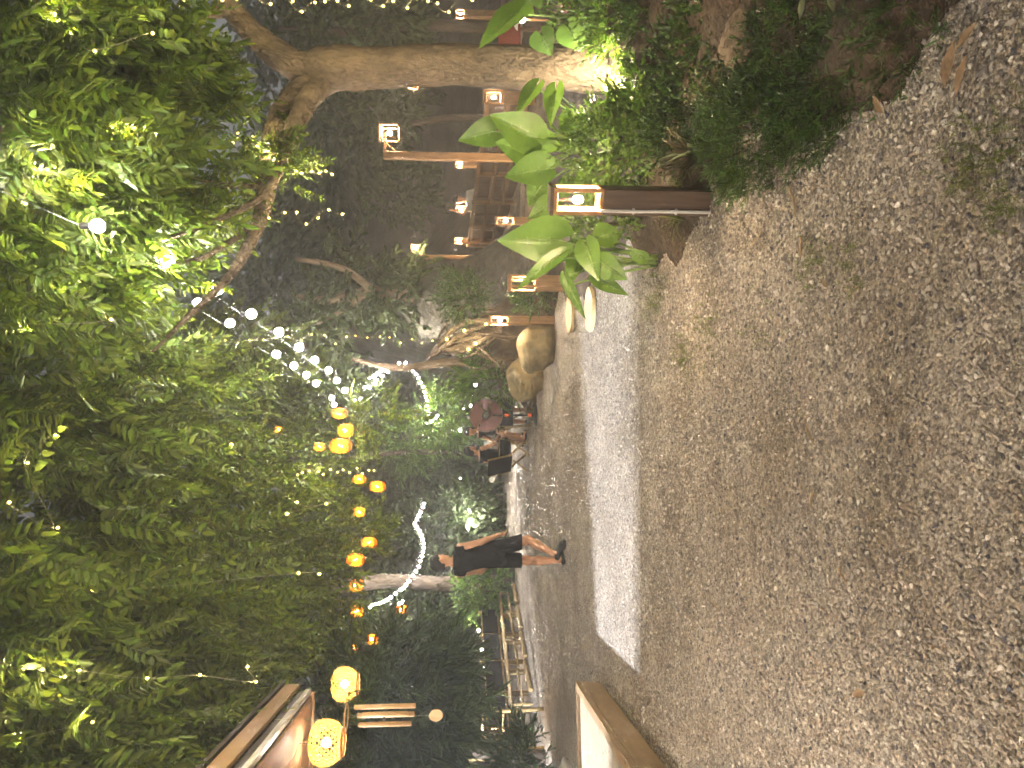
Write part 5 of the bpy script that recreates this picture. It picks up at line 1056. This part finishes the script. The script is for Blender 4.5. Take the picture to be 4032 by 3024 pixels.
sdf_mesh('shirt', [C((0, 0, 1.33), (0, 0, .95), .135, .145, (1.2, .85, 1)), C((-.17, 0, 1.38), (.17, 0, 1.38), .068, .068), C((-.17, 0, 1.38), (-.26, -.03, 1.45), .066, .06), C((.17, 0, 1.38), (.21, -.02, 1.25), .066, .06)], .011, .03, M['cloth_pale'], t, [((0, 0, 1.45), (0, 0, 1)), ((0, 0, .88), (0, 0, -1))])
sdf_mesh('trousers', [C((0, 0, .98), (0, 0, .9), .135, .14, (1.2, .9, 1)), C((-.08, 0, .9), (-.09, .02, .14), .10, .06), C((.08, 0, .9), (.09, .02, .14), .10, .06)], .011, .03, M['cloth_black'], t, [((0, 0, .12), (0, 0, -1))])

# =====================================================================  litter on the gravel
def flat_leaf(lab, x, y, L, rz, wd=.42):
    p = WG(x, y, .012); n = 7; mb = MB()
    for i in range(n+1):
        q = i/n; wv = L*wd*math.sin(math.pi*min(.98, max(.03, q)))**.8*.5; z = .012+.12*L*(q-.5)**2
        mb.v += [(-wv, L*(q-.5), z+wv*.5), (0, L*(q-.5), z), (wv, L*(q-.5), z+wv*.45)]
    for i in range(n): a = 3*i; mb.f += [(a, a+1, a+4, a+3), (a+1, a+2, a+5, a+4)]
    o = mb.build('fallen_leaf', M['dead_leaf'], None, True); o.location = (p.x, p.y, .012); o.rotation_euler = (random.uniform(-.2, .2), random.uniform(-.2, .2), rz); tag(o, lab, 'leaf', 'fallen leaves')
flat_leaf('large brown fallen leaf near the pale corner leaves', 2062, 140, .12, R(70)); flat_leaf('tan fallen leaf overlapping the large brown one', 2090, 165, .11, R(60)); flat_leaf('rust-coloured fallen leaf nearest the right edge', 2099, 80, .09, R(20))
flat_leaf('crumpled brown leaf between the pebble cluster and the nearest post', 1739, 533, .10, R(100)); flat_leaf('ochre fallen leaf alone in the middle of the gravel', 1762, 1080, .08, R(85), .3); flat_leaf('tan fallen leaf towards the deck side of the gravel', 1864, 1499, .07, R(30))
flat_leaf('small orange leaf on the gravel nearest the deck', 1602, 1575, .05, R(60)); flat_leaf('small yellow leaf just before the bright strip of light', 1584, 1053, .05, R(0)); flat_leaf('tiny yellow leaf near the bright strip of light', 1490, 1032, .05, R(45)); flat_leaf('brown leaf lying by the foot of the nearest shrub', 1905, 225, .08, R(120)); flat_leaf('brown leaf at the top of the pebble cluster', 1790, 610, .06, R(140))
def twig(lab, pts, r=.004):
    P_ = [WG(x, y, .02) for x, y in pts]; o = MB().tube([p-P_[0] for p in P_], [r, r*.9, r*.5][:len(P_)], 6).build('twig', M['twig']); o.location = (P_[0].x, P_[0].y, .02); tag(o, lab, 'twig', 'twigs on the gravel')
twig('pale forked-looking twig in the middle of the gravel', [(1740, 918), (1745, 935), (1760, 962)], .005); twig('curved tan twig on the gravel towards the deck side', [(1812, 1225), (1814, 1238), (1830, 1260)], .005); twig('short tan twig on the gravel in line with the walking man', [(1540, 1300), (1548, 1312), (1552, 1328)], .005)
twig('thin straight twig just left of the nearest post foot', [(1625, 528), (1640, 508), (1646, 498)]); twig('bent brown twig lying below the dark glossy shrub', [(1705, 405), (1716, 440), (1717, 468)], .006)

# =====================================================================  haze volume, added for a milky glow round the lamps
hz_ = MB().box((0, 60, 8.5), (264, 264, 20)).build('haze', None); tag(hz_, kind='stuff')
hm = bpy.data.materials.new('haze'); hm.use_nodes = True; N = hm.node_tree.nodes; N.remove(N['Principled BSDF'])
pv = N.new('ShaderNodeVolumePrincipled'); pv.inputs['Color'].default_value = (.92, .94, 1, 1); pv.inputs['Density'].default_value = .0048; pv.inputs['Anisotropy'].default_value = .3
hm.node_tree.links.new(pv.outputs[0], N['Material Output'].inputs['Volume']); hz_.data.materials.append(hm); hm.cycles.homogeneous_volume = True
cy.volume_bounces = 0
